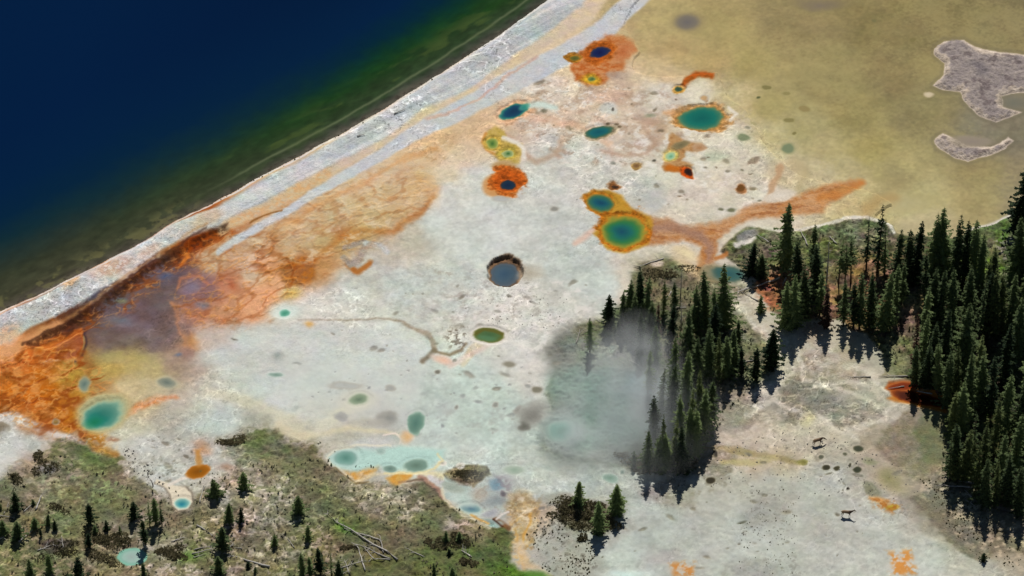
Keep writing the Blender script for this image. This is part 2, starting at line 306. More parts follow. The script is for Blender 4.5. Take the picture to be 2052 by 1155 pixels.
patch([(1440, 870), (1480, 890), (1440, 960), (1370, 950), (1380, 920)], '8a8070', '9c9484')
patch([(1500, 770), (1440, 790), (1430, 860), (1500, 850), (1520, 800)], '8c8576', '9f9888')
SPK([(1550, 690), (1740, 690), (1770, 780), (1730, 860), (1560, 850), (1500, 790)], 'c8c0ae', .57, .09, nz=fbm(X, Y, .45, 4, 420))
SPK([(1400, 880), (1560, 830), (1560, 940), (1400, 960)], 'cdc4b4', .58, .09, nz=fbm(X, Y, .6, 4, 421), al=.7)
SPK([(1780, 940), (1900, 950), (2052, 1060), (2052, 1160), (1960, 1100), (1850, 1000)], 'c0b298', .6, .09, nz=fbm(X, Y, .9, 3, 422))
SPK([(1300, 930), (1450, 900), (1460, 980), (1330, 1010)], '85806f', .58, .10, nz=fbm(X, Y, .9, 3, 423), al=.6)
SPK([(1100, 1060), (1200, 1130), (1150, 1180), (1060, 1140), (1050, 1060)], '6f6c62', .6, .05, al=.7)
SPK([(1490, 980), (1580, 1000), (1580, 1070), (1490, 1070)], '84837a', .6, .05, al=.6)
SPK([(1480, 1130), (1600, 1110), (1600, 1160), (1480, 1160)], '8a8980', .6, .05, al=.6)
ST([(1390, 890), (1440, 893), (1480, 900), (1540, 912), (1605, 930)], [3, 4, 10, 6, 5], '8f8558', 4, 1, .8, c2='a89c78')
ST([(1445, 925), (1500, 925), (1560, 920)], 7, 'b5ab7a', 5, 1, .7)
ST([(1540, 690), (1565, 730), (1560, 770), (1500, 790)], 9, 'cac2b2', 5, 1, .8, c2='bab2a0')
ST([(1480, 610), (1510, 640), (1545, 680), (1570, 720)], 12, 'c9c1ae', 6, 1, .9, c2='b5ad98')
ST([(1570, 650), (1640, 670), (1700, 690), (1690, 730)], 20, 'c6bba8', 12, 1, .7, c2='a89c88')
patch([(1586, 757), (1643, 769), (1683, 807), (1647, 829), (1620, 823), (1593, 793), (1553, 780)], '7c7a6c', '88867a', 5, .85, .7, .8)
patch([(1690, 812), (1745, 800), (1770, 830), (1730, 846), (1680, 838)], '88847a', '9c988c', 6, .7)
patch([(1605, 660), (1625, 640), (1645, 660), (1640, 690), (1615, 680)], '9a8a74', 'a89a84', 6, .8)
for q_ in [[(1480, 600), (1514, 656), (1545, 676), (1562, 676), (1580, 717), (1584, 744), (1566, 757), (1530, 773), (1539, 798), (1557, 814), (1598, 823), (1612, 838)], [(1584, 660), (1590, 700), (1602, 728), (1611, 757), (1643, 765), (1676, 780), (1710, 791), (1755, 812)],
           [(1700, 730), (1740, 745), (1790, 790), (1770, 830), (1740, 850), (1690, 866)], [(1490, 830), (1520, 810), (1545, 800)], [(1640, 775), (1690, 760), (1740, 765)], [(1640, 838), (1690, 860), (1720, 880)]]:
    ST(q_, [5, 6, 5, 5, 5, 4], 'd2ccbc', 4, 1.3, .85, c2='c2bbaa', nz=NF)
PL([(1470, 600), (1500, 640), (1530, 690), (1560, 700), (1580, 740), (1620, 700), (1690, 700), (1680, 670), (1600, 665), (1560, 640), (1520, 620), (1500, 590)], 'cbc4b3', 8, 1.4, .55, c2='a89f8c', nz=NF)
EL(1615, 840, 16, 14, 0, [(0, 'bfbc88'), (1, 'bfb8a0')], .4, 1, .7)

# ---- the tan and orange flats left of centre
ST([(545, 500), (550, 560), (535, 600), (500, 625)], [12, 16, 30, 25], 'dba37a', 10, 1, .8)
PL([(560, 530), (600, 515), (640, 520), (632, 560), (590, 580), (562, 565)], 'b56a22', 8, 1, .85, c2='8f5a30', nz=NF)
EL(582, 590, 24, 16, 0, [(0, 'cfae58'), (1, 'c8b890')], .5, 1, .8)
ST([(650, 505), (690, 480), (735, 462), (780, 470), (840, 430), (860, 390)], [5, 9, 6, 6, 7, 5], 'a8622a', 7, 1.3, .7, c2='c08a4c')
ST([(700, 530), (722, 546), (745, 530)], 6, 'a86428', 4, .8, .9)
ST([(695, 500), (730, 488), (735, 500), (727, 520), (705, 532), (690, 520)], 6, 'b5aca4', 3, .6, 1, c2='97887c', tex=1)
ST([(735, 490), (765, 497), (775, 508)], 6, 'c0c0bc', 3, .6, 1, tex=1)
SPK([(480, 430), (900, 270), (870, 420), (640, 530), (440, 520)], 'a87c4c', .64, .10, nz=fbm(X, Y, .5, 4, 430), al=.5)
SPK([(480, 430), (900, 270), (870, 420), (640, 530), (440, 520)], 'dcc9ac', .60, .10, nz=fbm(X, Y, .6, 4, 431), al=.6)
PL([(385, 660), (520, 640), (640, 660), (700, 650), (840, 665), (868, 700), (850, 740), (820, 850), (640, 840), (560, 830), (470, 770), (400, 730)], 'c6c9c4', 16, 1.2, .6)
# clay grain and relief faded, painting in the thin steam veil
for P_ in [[(870, 400), (960, 390), (1150, 380), (1180, 440), (1150, 500), (1080, 500), (960, 520), (820, 500)], [(1080, 520), (1225, 500), (1240, 600), (1150, 640), (1080, 610)],
           [(580, 720), (860, 740), (1040, 700), (1090, 720), (1060, 900), (900, 920), (700, 850), (560, 800)]]:
    sl = win(400, 1300, 350, 980); m = 1 - sstep(-25, 25, d_poly(*wuv(sl, 1), P_)); TEX[sl] *= 1 - .75 * m
    Z[sl] *= 1 - .7 * m
SPK([(880, 590), (1120, 560), (1200, 600), (1150, 660), (1060, 720), (1000, 640), (870, 640)], 'dedad2', .56, .10, nz=fbm(X, Y, .6, 4, 432), al=.8)
SPK([(860, 520), (970, 540), (1120, 580), (1100, 650), (900, 640)], 'a09a90', .63, .09, nz=fbm(X, Y, .6, 4, 433), al=.6)
SPK([(640, 570), (900, 520), (960, 640), (700, 650)], 'aaa79e', .62, .10, nz=fbm(X, Y, .4, 4, 434), al=.5)
SPK([(560, 780), (830, 740), (1060, 760), (1030, 900), (600, 850)], '9fa39d', .66, .09, nz=fbm(X, Y, .35, 4, 435), al=.55)
SPK([(1040, 150), (1330, 180), (1430, 260), (1330, 330), (1120, 330), (1040, 260)], 'a28872', .6, .10, nz=fbm(X, Y, .5, 4, 436), al=.6)
SPK([(1040, 150), (1330, 180), (1480, 360), (1330, 420), (1120, 330), (1040, 260)], 'e2ddd2', .60, .09, nz=fbm(X, Y, .6, 4, 437), al=.7)
ST([(1060, 230), (1110, 235), (1160, 250), (1215, 290)], 8, 'd3a88a', 8, 1.2, .6)
ST([(1010, 270), (1040, 300), (1075, 325), (1110, 310), (1130, 280)], 7, 'b29680', 6, 1, .7)
ST([(1300, 270), (1310, 290), (1290, 305), (1200, 305)], 4, 'a88870', 5, 1, .6)
ST([(1290, 240), (1330, 255), (1310, 280)], 10, 'a88e78', 8, 1, .6)
ST([(600, 645), (755, 638), (800, 645), (840, 662), (862, 668), (870, 688), (870, 702)], [1, 2, 3, 5, 6, 6], '8f8370', 3, .6, .9, c2='a89c8c', nz=NF)
ST([(870, 700), (862, 715), (848, 724)], 5, '80745f', 4, .6, .9); ST([(868, 702), (900, 712), (925, 706), (938, 692)], 3, '85785f', 3, .6, .9)
ST([(1275, 533), (1250, 545), (1240, 600)], 10, 'd3c6b4', 10, 1, .6)
SPK([(890, 650), (940, 650), (940, 710), (900, 700)], '6f685c', .55, .05, al=.8)
EL(888, 722, 24, 10, -20, [(0, 'e2b8a2'), (1, 'd6c5b8')], .4, .6)
ST([(972, 682), (950, 702), (928, 730)], [7, 9, 6], 'bfb27c', 4, .4, .9, c2='d3cbb0'); ST([(985, 690), (960, 705), (900, 735)], 5, 'd9c4b8', 5, .5, .7)
ST([(560, 850), (600, 868), (640, 862), (700, 855), (760, 862), (800, 880)], [8, 10, 6, 5, 6, 6], 'cfc6a8', 6, 1, .85)
ST([(640, 850), (680, 820), (720, 805)], 12, 'cfccb8', 8, 1, .7)
ST([(420, 785), (520, 810), (600, 850)], 10, 'cdc8ae', 8, 1, .6)
EL(773, 835, 24, 16, 15, [(0, '86857f'), (1, 'a5a39a')], .3, 1.2, .9); EL(675, 833, 16, 9, -15, [(0, '9a9c98'), (1, 'a8a9a4')], .3, 1)
EL(740, 845, 30, 10, 0, [(0, 'a39e90'), (1, 'b5b0a4')], .4, 1, .6)
EL(785, 880, 20, 9, -15, [(0, 'a3aaa4'), (1, 'b0b2aa')], .25, .6); ST([(765, 872), (790, 868), (803, 880), (800, 890)], 1.6, 'e2d4c8', 1.5, .3)
EL(812, 875, 14, 14, 0, [(0, 'd3a978'), (1, 'cfb8a0')], .4, .8)
PL([(690, 942), (720, 944), (758, 928), (752, 950), (722, 966), (704, 958)], 'cf9540', 5, .6, .9, c2='c9a878', nz=NF)
PL([(775, 958), (800, 944), (830, 942), (824, 955), (795, 972), (782, 966)], 'cf9038', 5, .6, .95, c2='d0a050', nz=NF)
ST([(668, 925), (690, 945), (715, 968), (745, 950), (780, 950), (800, 942), (850, 945), (900, 950)], 3, 'd6cbab', 4, .6, .8)
ST([(850, 955), (890, 968), (905, 1000), (940, 1030), (985, 1045)], [6, 8, 6, 6, 5], 'cfc6b0', 5, .6, .8)
ST([(800, 965), (850, 960), (885, 985), (905, 1015)], 2.5, '9c7a5c', 3, .6, .7)
EL(756, 890, 50, 14, 0, [(0, 'c6c5c2'), (1, 'c2c4c0')], .4, .8, .8)
ST([(800, 939), (834, 948), (859, 950), (886, 954)], 4, 'ddd2a8', 3, .6, .9); ST([(839, 955), (856, 966), (878, 981), (890, 996)], 4, 'a5806c', 3, .8, .85); ST([(815, 962), (842, 960), (858, 972), (876, 986), (886, 1000)], 1.6, '5f5444', 2, .8, .8)
ST([(860, 958), (880, 966), (900, 976)], 6, 'c8c4c6', 4, .8, .9); EL(912, 972, 26, 8, -14, [(0, '7c8c82'), (1, '93a098')], .25, .8); EL(905, 992, 15, 8, -20, [(0, '94a098'), (1, 'a4aea4')], .3, .8); EL(926, 996, 18, 11, -20, [(0, 'c2d0c8'), (1, 'bcc8c0')], .3, .8, .9)
PL([(888, 948), (912, 938), (944, 933), (980, 938), (986, 949), (962, 962), (946, 975), (912, 967)], '8c8064', 3, .9, .95, c2='77704e', nz=NF, tex=1)
ST([(906, 960), (922, 962), (940, 966), (958, 960), (980, 946)], 3.5, '4a4130', 3, 1, .85); ST([(888, 950), (900, 962), (915, 970), (935, 972)], 1.5, '5c5548', 1.5, .6, .8)
ST([(676, 940), (700, 958), (717, 969), (740, 965)], 1.6, '6c5830', 2, .6, .8); ST([(848, 913), (861, 922), (864, 936)], 1.6, 'e8e0d4', 1.2, .4, .9)
EL(960, 990, 20, 16, 0, [(0, 'c0b4a0'), (1, 'b8b4aa')], .4, .8, .8)
for x_, y_, rx_, ry_ in [(887, 929, 9, 6), (924, 935, 9, 7)]: EL(x_, y_, rx_, ry_, 0, [(0, '9a8f80'), (.5, 'c9c4ba'), (1, 'e6dfd4')], .2, .2)
SPK([(1010, 1000), (1080, 1000), (1075, 1060), (1060, 1140), (1030, 1110), (1020, 1040)], 'cfa868', .5, .08, al=.8)
ST([(1040, 1005), (1052, 1030), (1048, 1070), (1045, 1095)], [32, 24, 12, 10], 'ad9468', 8, 1.6, .75, c2='cbb890', nz=NF2)
SPK([(1000, 985), (1085, 990), (1075, 1050), (1060, 1110), (1030, 1110), (1020, 1040)], '8c7450', .54, .1, nz=fbm(X, Y, .9, 4, 901), al=.7); SPK([(1000, 985), (1085, 990), (1075, 1050), (1060, 1110), (1030, 1110), (1020, 1040)], 'ded0b4', .56, .1, nz=fbm(X, Y, .8, 4, 902), al=.7)
ST([(1060, 1030), (1052, 1070), (1046, 1100), (1058, 1125)], 3, 'cf9c48', 3, 1.2, .7); ST([(1033, 1060), (1040, 1090)], 2, 'b8863c', 3, 1.2, .6)
ST([(1045, 1095), (1060, 1125), (1090, 1140), (1115, 1165)], [10, 9, 4, 4], 'cbb088', 6, .8, .8, c2='d8cbb8')
EL(1060, 1160, 45, 18, 0, [(0, '3f7a22'), (1, '5f7f3a')], .3, .5, .9)
ST([(992, 1040), (1020, 1060)], 5, '6f4a2c', 3, .5, .8)
SPK([(860, 950), (1010, 960), (1030, 1040), (940, 1040)], 'a5988a', .6, .05, al=.6)
EL(1175, 1035, 62, 32, -5, [(0, '5a5240'), (.8, '6f6750'), (1, '8f8a78')], .2, 1.5, .9, tex=1)
EL(1120, 1000, 40, 18, 0, [(0, '8a877a'), (1, 'a3a094')], .3, 1.5, .8)
SPK([(1080, 1010), (1140, 1000), (1140, 1080), (1060, 1080)], '76736a', .58, .06, al=.7)
for cx, cy, rx, ry, a, c0, c1, s in [(1365, 1142, 24, 12, 10, 'c8a888', 'c4b8a8', .6), (1800, 1128, 26, 20, 20, 'd0b498', 'c8bfb2', .6), (1257, 1152, 55, 13, 0, 'cfe6de', 'c6d0c8', .5), (1768, 1006, 22, 9, -25, 'c08a4c', 'b8a078', .4),
                                     (1788, 1019, 16, 6, -10, 'a89a28', 'b08c3c', .35), (1340, 1115, 35, 14, 10, 'a8a8a2', 'b3b3ad', .4), (1610, 930, 9, 6, 0, '77763a', '8f8c58', .3),
                                     (1745, 925, 20, 9, -5, '7c8060', '9a9a80', .3), (1752, 983, 20, 12, -30, '73765c', '8a8a74', .2), (430, 848, 60, 24, 0, 'c2cbc4', 'bcc0b8', .5),
                                     (1075, 830, 26, 26, 40, '84837c', 'a5a59c', .4), (1056, 858, 11, 10, 0, '6a6a60', '84847a', .4), (1040, 826, 9, 9, 0, '8a8880', 'a09e96', .4), (1130, 700, 26, 50, -20, '70716a', '84847c', .5),
                                     (1790, 960, 30, 24, -50, '86835c', 'a89e80', .4), (1235, 395, 1, 1, 0, 'ffffff', 'ffffff', .1), (615, 370, 26, 8, 28, '9c8850', 'b8a47c', .4), (640, 355, 18, 7, 28, 'a8925c', 'b8a47c', .4),
                                     (625, 655, 14, 9, 0, 'd0a050', 'cdbba0', .5), (558, 720, 14, 11, 0, '949c97', 'b5b8b2', .5), (471, 678, 9, 3, -10, '5f584a', '98938a', .4), (1300, 400, 30, 22, 0, 'b3b3ae', 'bdbcb5', .4),
                                     (1225, 215, 17, 10, 0, 'bfc3bc', 'c4c2b8', .4), (1438, 313, 24, 12, 0, 'aeb5a0', 'c0bfab', .4), (1300, 230, 12, 6, 0, '858a70', 'a89e88', .4), (1380, 540, 40, 12, -30, 'd8c49a', 'd0b896', .5),
                                     (1310, 530, 10, 6, 0, 'cfc5b4', 'cfc5b4', .5), (1900, 1138, 1, 1, 0, 'ffffff', 'ffffff', .1), (405, 900, 22, 18, 0, 'b0845c', 'b8aca0', .5), (445, 940, 18, 10, -10, 'a08268', 'b0a498', .5), (230, 882, 16, 6, 0, '98684a', 'b0a08c', .35),
                                     (545, 965, 1, 1, 0, 'ffffff', 'ffffff', .1), (470, 905, 26, 12, 15, '86806c', '9a9484', .4), (30, 865, 1, 1, 0, 'ffffff', 'ffffff', .1)]:
    if rx > 1: EL(cx, cy, rx, ry, a, [(0, c0), (1, c1)], s, 1.0, .9)
EL(0, 870, 20, 22, 0, [(0, '7c715c'), (1, '8f8674')], .2, 1)
ST([(-40, 835), (20, 835), (100, 865), (150, 882), (178, 892)], [6, 10, 7, 5, 4], 'cfcbc4', 5, .5, .9)
ST([(-300, 900), (0, 930), (20, 890)], 26, 'c9cac5', 12, 1, .8)

RP = random.Random(77)
for P__, n_, cc_ in [([(880, 560), (1200, 560), (1180, 660), (1060, 800), (880, 780), (640, 660), (700, 580)], 90, ['8c887c', 'a09c90', '7a7668']), ([(1040, 150), (1330, 180), (1520, 330), (1520, 420), (1330, 420), (1120, 340)], 90, ['7a6c58', '94826c', '6c6450']),
                     ([(580, 730), (1060, 730), (1050, 900), (640, 850)], 60, ['9a9c96', 'a8aaa4', '86888a']), ([(1400, 880), (1560, 830), (1800, 860), (1830, 1040), (1600, 1150), (1120, 1150), (1300, 1000)], 120, ['7f7c6c', '96927f', '5f5c4c']),
                     ([(240, 880), (480, 860), (420, 940), (320, 990)], 50, ['86806f', '6f6a5c'])]:
    xs_ = [p[0] for p in P__]; ys_ = [p[1] for p in P__]
    for k_ in range(n_):
        x_ = RP.uniform(min(xs_), max(xs_)); y_ = RP.uniform(min(ys_), max(ys_)); q_ = RP.random() ** 3
        if d_poly(np.array([[x_]]), np.array([[y_]]), P__)[0, 0] > 0: continue
        rr_ = 1.6 + 6 * q_
        g_ = EL(x_, y_, rr_ * RP.uniform(.8, 1.8), rr_ * .65, RP.uniform(-30, 30), [(0, RP.choice(cc_)), (1, RP.choice(cc_))], .5, .8, RP.uniform(.4, .9), rag=.3)
        if g_: Z[g_[0]] -= .12 * (1 - sstep(.3, 1.2, g_[1]))
# ---- left basin: channels and crusts
PL([(60, 692), (160, 630), (300, 545), (400, 500), (385, 560), (370, 600), (340, 620), (350, 670), (310, 700), (230, 705), (175, 700), (165, 672), (110, 690)], '54403e', 22, 1.6, .55, c2='5f5258', nz=NM)
PL([(380, 545), (430, 555), (440, 600), (380, 630), (345, 610)], '7a5a58', 14, 1.5, .5)
PL([(480, 470), (560, 410), (700, 350), (850, 290), (880, 340), (840, 400), (720, 440), (640, 470), (540, 520)], 'd2c0a2', 22, 2.2, .5, c2='c8ae84', nz=NF)
PL([(55, 692), (100, 680), (135, 660), (160, 655), (168, 664), (169, 690), (158, 715), (140, 722), (100, 725), (60, 715)], 'a8541f', 3, .5, .9, c2='c06c28', nz=NF)
PL([(112, 690), (140, 675), (163, 672), (166, 690), (155, 712), (135, 722), (112, 718)], '8a4a34', 4, .5, .8, c2='9c5a3c')
ST([(169, 662), (173, 690), (164, 712), (150, 726)], 3, '3c3034', 3, .4, .8); ST([(168, 676), (166, 700), (155, 716)], 1.5, '9a8c60', 1.5, .4, .8)
ST([(85, 705), (120, 692), (150, 672), (165, 668)], 1.8, 'd88a48', 2, .5, .9); ST([(50, 690), (100, 676), (140, 658), (160, 656)], 2.5, 'c87030', 3, .5, .8)
EL(78, 705, 14, 9, 0, [(0, 'c86818'), (1, 'd09048')], .3, .8, .8); ST([(95, 728), (110, 720), (125, 724)], 1.5, 'e0c0a0', 2, 1.2, .8)
ST([(340, 610), (352, 650), (365, 690)], 4, 'bf8460', 5, 1.6, .6); ST([(340, 612), (400, 640), (520, 630)], 2.5, 'c4845c', 4, 1.6, .45)
ST([(452, 457), (420, 468), (385, 490), (365, 507)], [9, 10, 9, 6], '93420f', 5, .8, .85, c2='7c3210', nz=NF)
ST([(360, 500), (330, 520), (290, 545), (240, 582), (180, 622), (120, 660)], [4, 5, 5, 6, 9, 8], '4c2a22', 6, 1, .75, c2='3a2420', nz=NF)
ST([(358, 575), (362, 560), (400, 556), (415, 570)], 3, 'b8785a', 4, .8, .8); ST([(370, 500), (380, 515), (365, 530)], 5, 'd07a30', 5, 1.2, .9)
rg1 = 1 - np.abs(2 * fbm(xr0 * .6, yr0, .22, 4, 861) - 1); rg2 = 1 - np.abs(2 * fbm(xr0 * .7, yr0, .45, 4, 881) - 1)
for P__, a1, a2 in [([(-120, 700), (60, 690), (165, 700), (230, 800), (200, 900), (0, 840), (-120, 850)], .8, .8), ([(440, 470), (560, 480), (620, 560), (560, 640), (400, 660), (340, 620), (370, 540)], .35, .4), ([(40, 690), (300, 540), (450, 450), (460, 470), (340, 560), (230, 640), (150, 680)], .6, .5), ([(560, 400), (850, 330), (860, 420), (700, 540), (560, 600), (480, 480)], .22, .12)]:
    xs_ = [p[0] for p in P__]; ys_ = [p[1] for p in P__]; sl = win(min(xs_), max(xs_), min(ys_), max(ys_)); m = 1 - sstep(-14, 14, d_poly(*wuv(sl, 1.4), P__))
    blend(sl, m * a1 * sstep(.86, .98, rg1[sl]), hx('8a4012')); blend(sl, m * a2 * sstep(.90, .99, rg2[sl]), hx('d8944c')); Z[sl] += m * .12 * sstep(.85, .99, rg2[sl])
    blend(sl, m * .4 * a1 * sstep(.5, .66, fbm(X[sl], Y[sl], .4, 4, 891)), hx('8c4a20'))
EL(470, 575, 18, 24, 20, [(0, 'a85c38'), (1, 'c09070')], .5, 1.2, .8); EL(333, 552, 18, 10, 10, [(0, '485a7c'), (1, '6a6068')], .5, .8, .8)
EL(385, 580, 22, 16, 10, [(0, '7c7890'), (1, '8a7078')], .5, .8, .7); EL(405, 615, 14, 9, 0, [(0, '747c8c'), (1, '906c64')], .5, .8, .7)
EL(228, 602, 45, 12, 20, [(0, '4c5668'), (1, '6a5a60')], .5, .8, .7); EL(240, 602, 14, 6, 0, [(0, '8a8a5c'), (1, '6a6a60')], .5, .8, .7)
EL(240, 643, 30, 12, 0, [(0, '72808a'), (1, '7c6c6c')], .6, .8, .6); EL(352, 712, 10, 6, 0, [(0, '5c6c88'), (1, '8a7a78')], .5, .8, .8)
EL(250, 715, 60, 14, 0, [(0, 'b5a868'), (1, 'a89a70')], .6, 1, .5)
ST([(240, 832), (270, 815), (310, 805), (355, 798)], [5, 7, 6, 4], 'd08048', 6, 1, .85, c2='d8a07c', nz=NF)
SPK([(-100, 690), (170, 720), (150, 860), (0, 830), (-100, 830)], 'd99a58', .56, .10, nz=fbm(X, Y, .6, 4, 440), al=.6)
SPK([(-100, 690), (170, 720), (150, 860), (0, 830), (-100, 830)], '8f4c14', .62, .10, nz=fbm(X, Y, .5, 4, 441), al=.6)
SPK([(140, 860), (240, 870), (240, 925), (190, 910)], 'd0c4a8', .6, .05, al=.6)
ST([(178, 890), (200, 905), (235, 915)], 7, 'a87434', 7, 1, .8)
BAS = [(455, 450), (430, 456), (395, 476), (350, 502), (300, 537), (240, 578), (170, 622), (110, 658), (40, 692), (100, 700), (165, 668), (175, 712), (300, 700), (350, 740), (385, 690), (345, 610), (400, 600), (380, 520), (440, 490), (460, 465)]
sl, d = PL(BAS, '000000', 4, .3, 0)
wb = 1 - sstep(18, 45, d_line(*wuv(sl, .3), [(455, 450), (395, 476), (300, 537), (240, 578), (170, 622), (110, 658), (40, 692)], 0)); m = (1 - sstep(-9, 3, d)) * wb + (1 - sstep(-60, 0, d)) * (1 - wb); Z[sl] -= .7 * m; TEX[sl] = TEX[sl] * (1 - m) + .35 * m
bank = [(420, 460), (395, 472), (350, 498), (300, 533), (240, 574), (170, 618), (110, 655), (40, 690)]

# ---- beach strips
ST([(3000, -1350), (1580, -290), (1270, -95), (1162, -20), (1100, 38), (1030, 85), (900, 172), (760, 258), (640, 328), (500, 402), (430, 440)], [60, 42, 36, 34, 34, 30, 27, 24, 22, 20, 16], 'c4c7c6', 5, .25, 1, c2='b5babb', tex=.8, nz=NB)
LN = vnoise(*[q * s for q, s in zip(rot(X, Y, math.radians(-38)), (1, 1))], 1, 0)
xr, yr = rot(X, Y, -math.atan2(G(700, 255).y - G(420, 405).y, G(700, 255).x - G(420, 405).x))
LN = fbm(xr * .06, yr, .9, 3, 500)
sl = win(380, 1200, -20, 460); dB = d_line(*wuv(sl, .2), [(1150, -10), (1030, 78), (900, 168), (760, 252), (640, 322), (500, 400), (430, 440)], [30, 30, 27, 24, 22, 20, 16])
blend(sl, (1 - sstep(-5, 5, dB)) * sstep(.5, .7, LN[sl]) * .6, hx('dad9d6')); blend(sl, (1 - sstep(-5, 5, dB)) * sstep(.5, .3, LN[sl]) * .45, hx('9da2a3'))
ST([(3060, -1350), (1640, -290), (1320, -95), (1215, -20), (1180, 25), (1110, 72), (1050, 110), (960, 180), (860, 225), (780, 278), (700, 322), (600, 378), (520, 420), (450, 455)], [30, 22, 18, 14, 15, 11, 10, 11, 8, 7, 8, 11, 11, 10], 'd3c09c', 5, .5, 1, c2='cbb8a4')
ST([(660, 345), (600, 380), (520, 425), (450, 460)], [8, 12, 12, 10], 'cfa06c', 6, .6, .8, c2='c9b490', nz=NF)
ST([(3150, -1350), (1730, -290), (1400, -95), (1290, -20), (1240, 28), (1200, 68), (1130, 112), (1030, 162), (930, 215), (830, 268), (750, 318), (650, 378), (560, 432), (480, 482), (440, 506)], [50, 34, 28, 22, 18, 22, 22, 22, 20, 15, 12, 10, 8, 8, 6], 'bdc2c6', 4, .4, 1, c2='c3c3c0', tex=.5)
ST([(1080, 115), (960, 195), (860, 240)], 2.5, 'c9a08c', 3, 1, .7); ST([(870, 300), (800, 320), (700, 385), (560, 455)], 4, 'c9935c', 6, 1.2, .6)
ST([(565, 420), (530, 433), (500, 450)], 2, '8a5a28', 2, .6, .9)
ST([(430, 440), (350, 468), (290, 500), (230, 540), (150, 585), (60, 632), (-60, 690), (-400, 860)], [17, 19, 20, 22, 23, 24, 28, 40], 'bcc0bf', 4, .3, 1, c2='cac6c0', tex=.9, nz=NF)
for x_, y_, rx_, ry_, c_ in [(415, 445, 30, 14, 'cbb49c'), (225, 535, 40, 18, 'cba890'), (140, 566, 22, 14, 'd6a878'), (300, 505, 22, 10, 'd0b8a4'), (255, 550, 22, 10, 'd8c9bc'), (10, 670, 40, 16, 'd6b090'), (200, 520, 22, 9, 'c4844c')]:
    EL(x_, y_, rx_, ry_, 25, [(0, c_), (1, c_)], .5, 1.2, .85)
SPK([(190, 540), (330, 470), (340, 500), (210, 590)], 'e0d8ce', .55, .05, al=.7); SPK([(-50, 650), (180, 550), (200, 590), (0, 690)], '8f9697', .6, .06, al=.5)
ST([(p[0] - 3, p[1] - 6) for p in bank], 2.5, 'b98a5c', 4, .9, .55, c2='a8743c', nz=NF); ST([(110, 648), (70, 670), (20, 700), (-60, 730)], 10, 'd69a68', 8, 1, .8)
ST(bank, 2.0, '4a2c20', 2.5, .9, .7); SPK([(458, 449), (300, 530), (110, 655), (40, 690), (60, 700), (130, 668), (320, 548), (460, 470)], '4a2818', .5, .08, al=.6, edge=4)  # shade under the scarp painted as a dark line
SHORE = [(-900, 1010), (-400, 800), (-100, 668), (0, 617), (100, 572), (200, 522), (290, 476), (345, 440), (420, 404), (560, 328), (700, 252), (850, 162), (960, 92), (1040, 38), (1095, -2), (1200, -70), (1500, -290), (2950, -1400)]
ST([(p[0] + 3, p[1] + 4) for p in SHORE[2:-1]], 4, 'd2cfca', 3, .4, .9)

# hue drift, fine bright and dark crust threads everywhere on land
LAGP = [(1275, 0), (1290, 90), (1300, 140), (1450, 140), (1520, 220), (1600, 340), (1780, 400), (1800, 470), (1900, 476), (2010, 436), (2500, 325), (2500, -800), (1400, -300)]
sl = win(1200, 2700, -900, 480, 100); m = 1 - sstep(-25, 15, d_poly(*wuv(sl, .6), LAGP)); TEX[sl] *= 1 - m * (RID[sl] == 0)
FLAT = [(1120, 1180), (1150, 1090), (1280, 1030), (1420, 970), (1560, 950), (1650, 960), (1750, 1040), (1850, 1060), (1960, 1180)]
sl = win(1100, 1980, 930, 1200); m = 1 - sstep(-30, 20, d_poly(*wuv(sl, 1), FLAT)); TEX[sl] *= 1 - .6 * m
COL += HUE * (.3 + 1.0 * TEX)[..., None]
th1 = 1 - np.abs(2 * fbm(X, Y, .38, 4, 801) - 1); th2 = 1 - np.abs(2 * fbm(X, Y, .6, 4, 821) - 1)
reg_ = sstep(.48, .62, fbm(X, Y, .07, 3, 841))
COL *= (1 + (.26 * sstep(.92, .995, th1) - .30 * sstep(.95, .998, th2)) * TEX * (.15 + 1.2 * reg_))[..., None]
Z += (sstep(.9, .99, th1) * .10 - sstep(.95, .998, th2) * .08) * TEX * (.3 + reg_)
# ---- lake: coloured by distance offshore
P_ = SHORE
us, vs = wuv((slice(None), slice(None)), .25)
dS = d_line(us, vs, P_, 0.0)
shore_v = np.interp(us, [p[0] for p in P_], [p[1] for p in P_])
lake = vs < shore_v
wd = np.clip(dS + (NM - .5) * 16 + N1 * 10, 0, 999)
right = np.clip((us - 150) / 600, 0, 1)[..., None]
def ramp(x, R, C): C = np.array([hx(c) for c in C]); return np.stack([np.interp(x, R, C[:, k]) for k in range(3)], -1)
A_ = ramp(wd, [0, 8, 20, 60, 100, 130, 170, 220, 320], ['565046', '4a463a', '40402f', '333828', '202f2c', '102a32', '04223a', '021f3e', '011c3e'])
B_ = ramp(wd, [0, 6, 13, 24, 48, 72, 96, 122, 165, 300], ['5a564c', '4a483e', '3a4034', '2f4028', '26391f', '1a3a1a', '0a3026', '032534', '011e3e', '001736'])
lush = sstep(.42, .62, fbm(xr * .4, yr, .16, 4, 515)) * np.exp(-((dS - 66) / 24) ** 2) * np.clip((us - 450) / 350, 0, 1)
lc = A_ * (1 - right) + B_ * right
lc = lc * (1 - .6 * lush[..., None]) + hx('265a1c') * .45 * lush[..., None]
lc = lc * (1 + .5 * (fbm(xr * .5, yr, .9, 4, 971) - .5) * np.exp(-(dS / 90) ** 2))[..., None]
ln = np.exp(-((dS - 26) / 2.6) ** 2) * np.clip((us - 380) / 150, 0, 1) * .6
lc = lc * (1 - ln[..., None]) + hx('6f7758') * ln[..., None]
weed = sstep(.50, .66, fbm(xr * .35, yr, .35, 4, 510)) * np.exp(-((dS - 48) / 22) ** 2) * np.clip((us - 330) / 200, 0, 1)
lc = lc * (1 - .55 * weed[..., None]) + hx('4c5c2c') * .55 * weed[..., None]
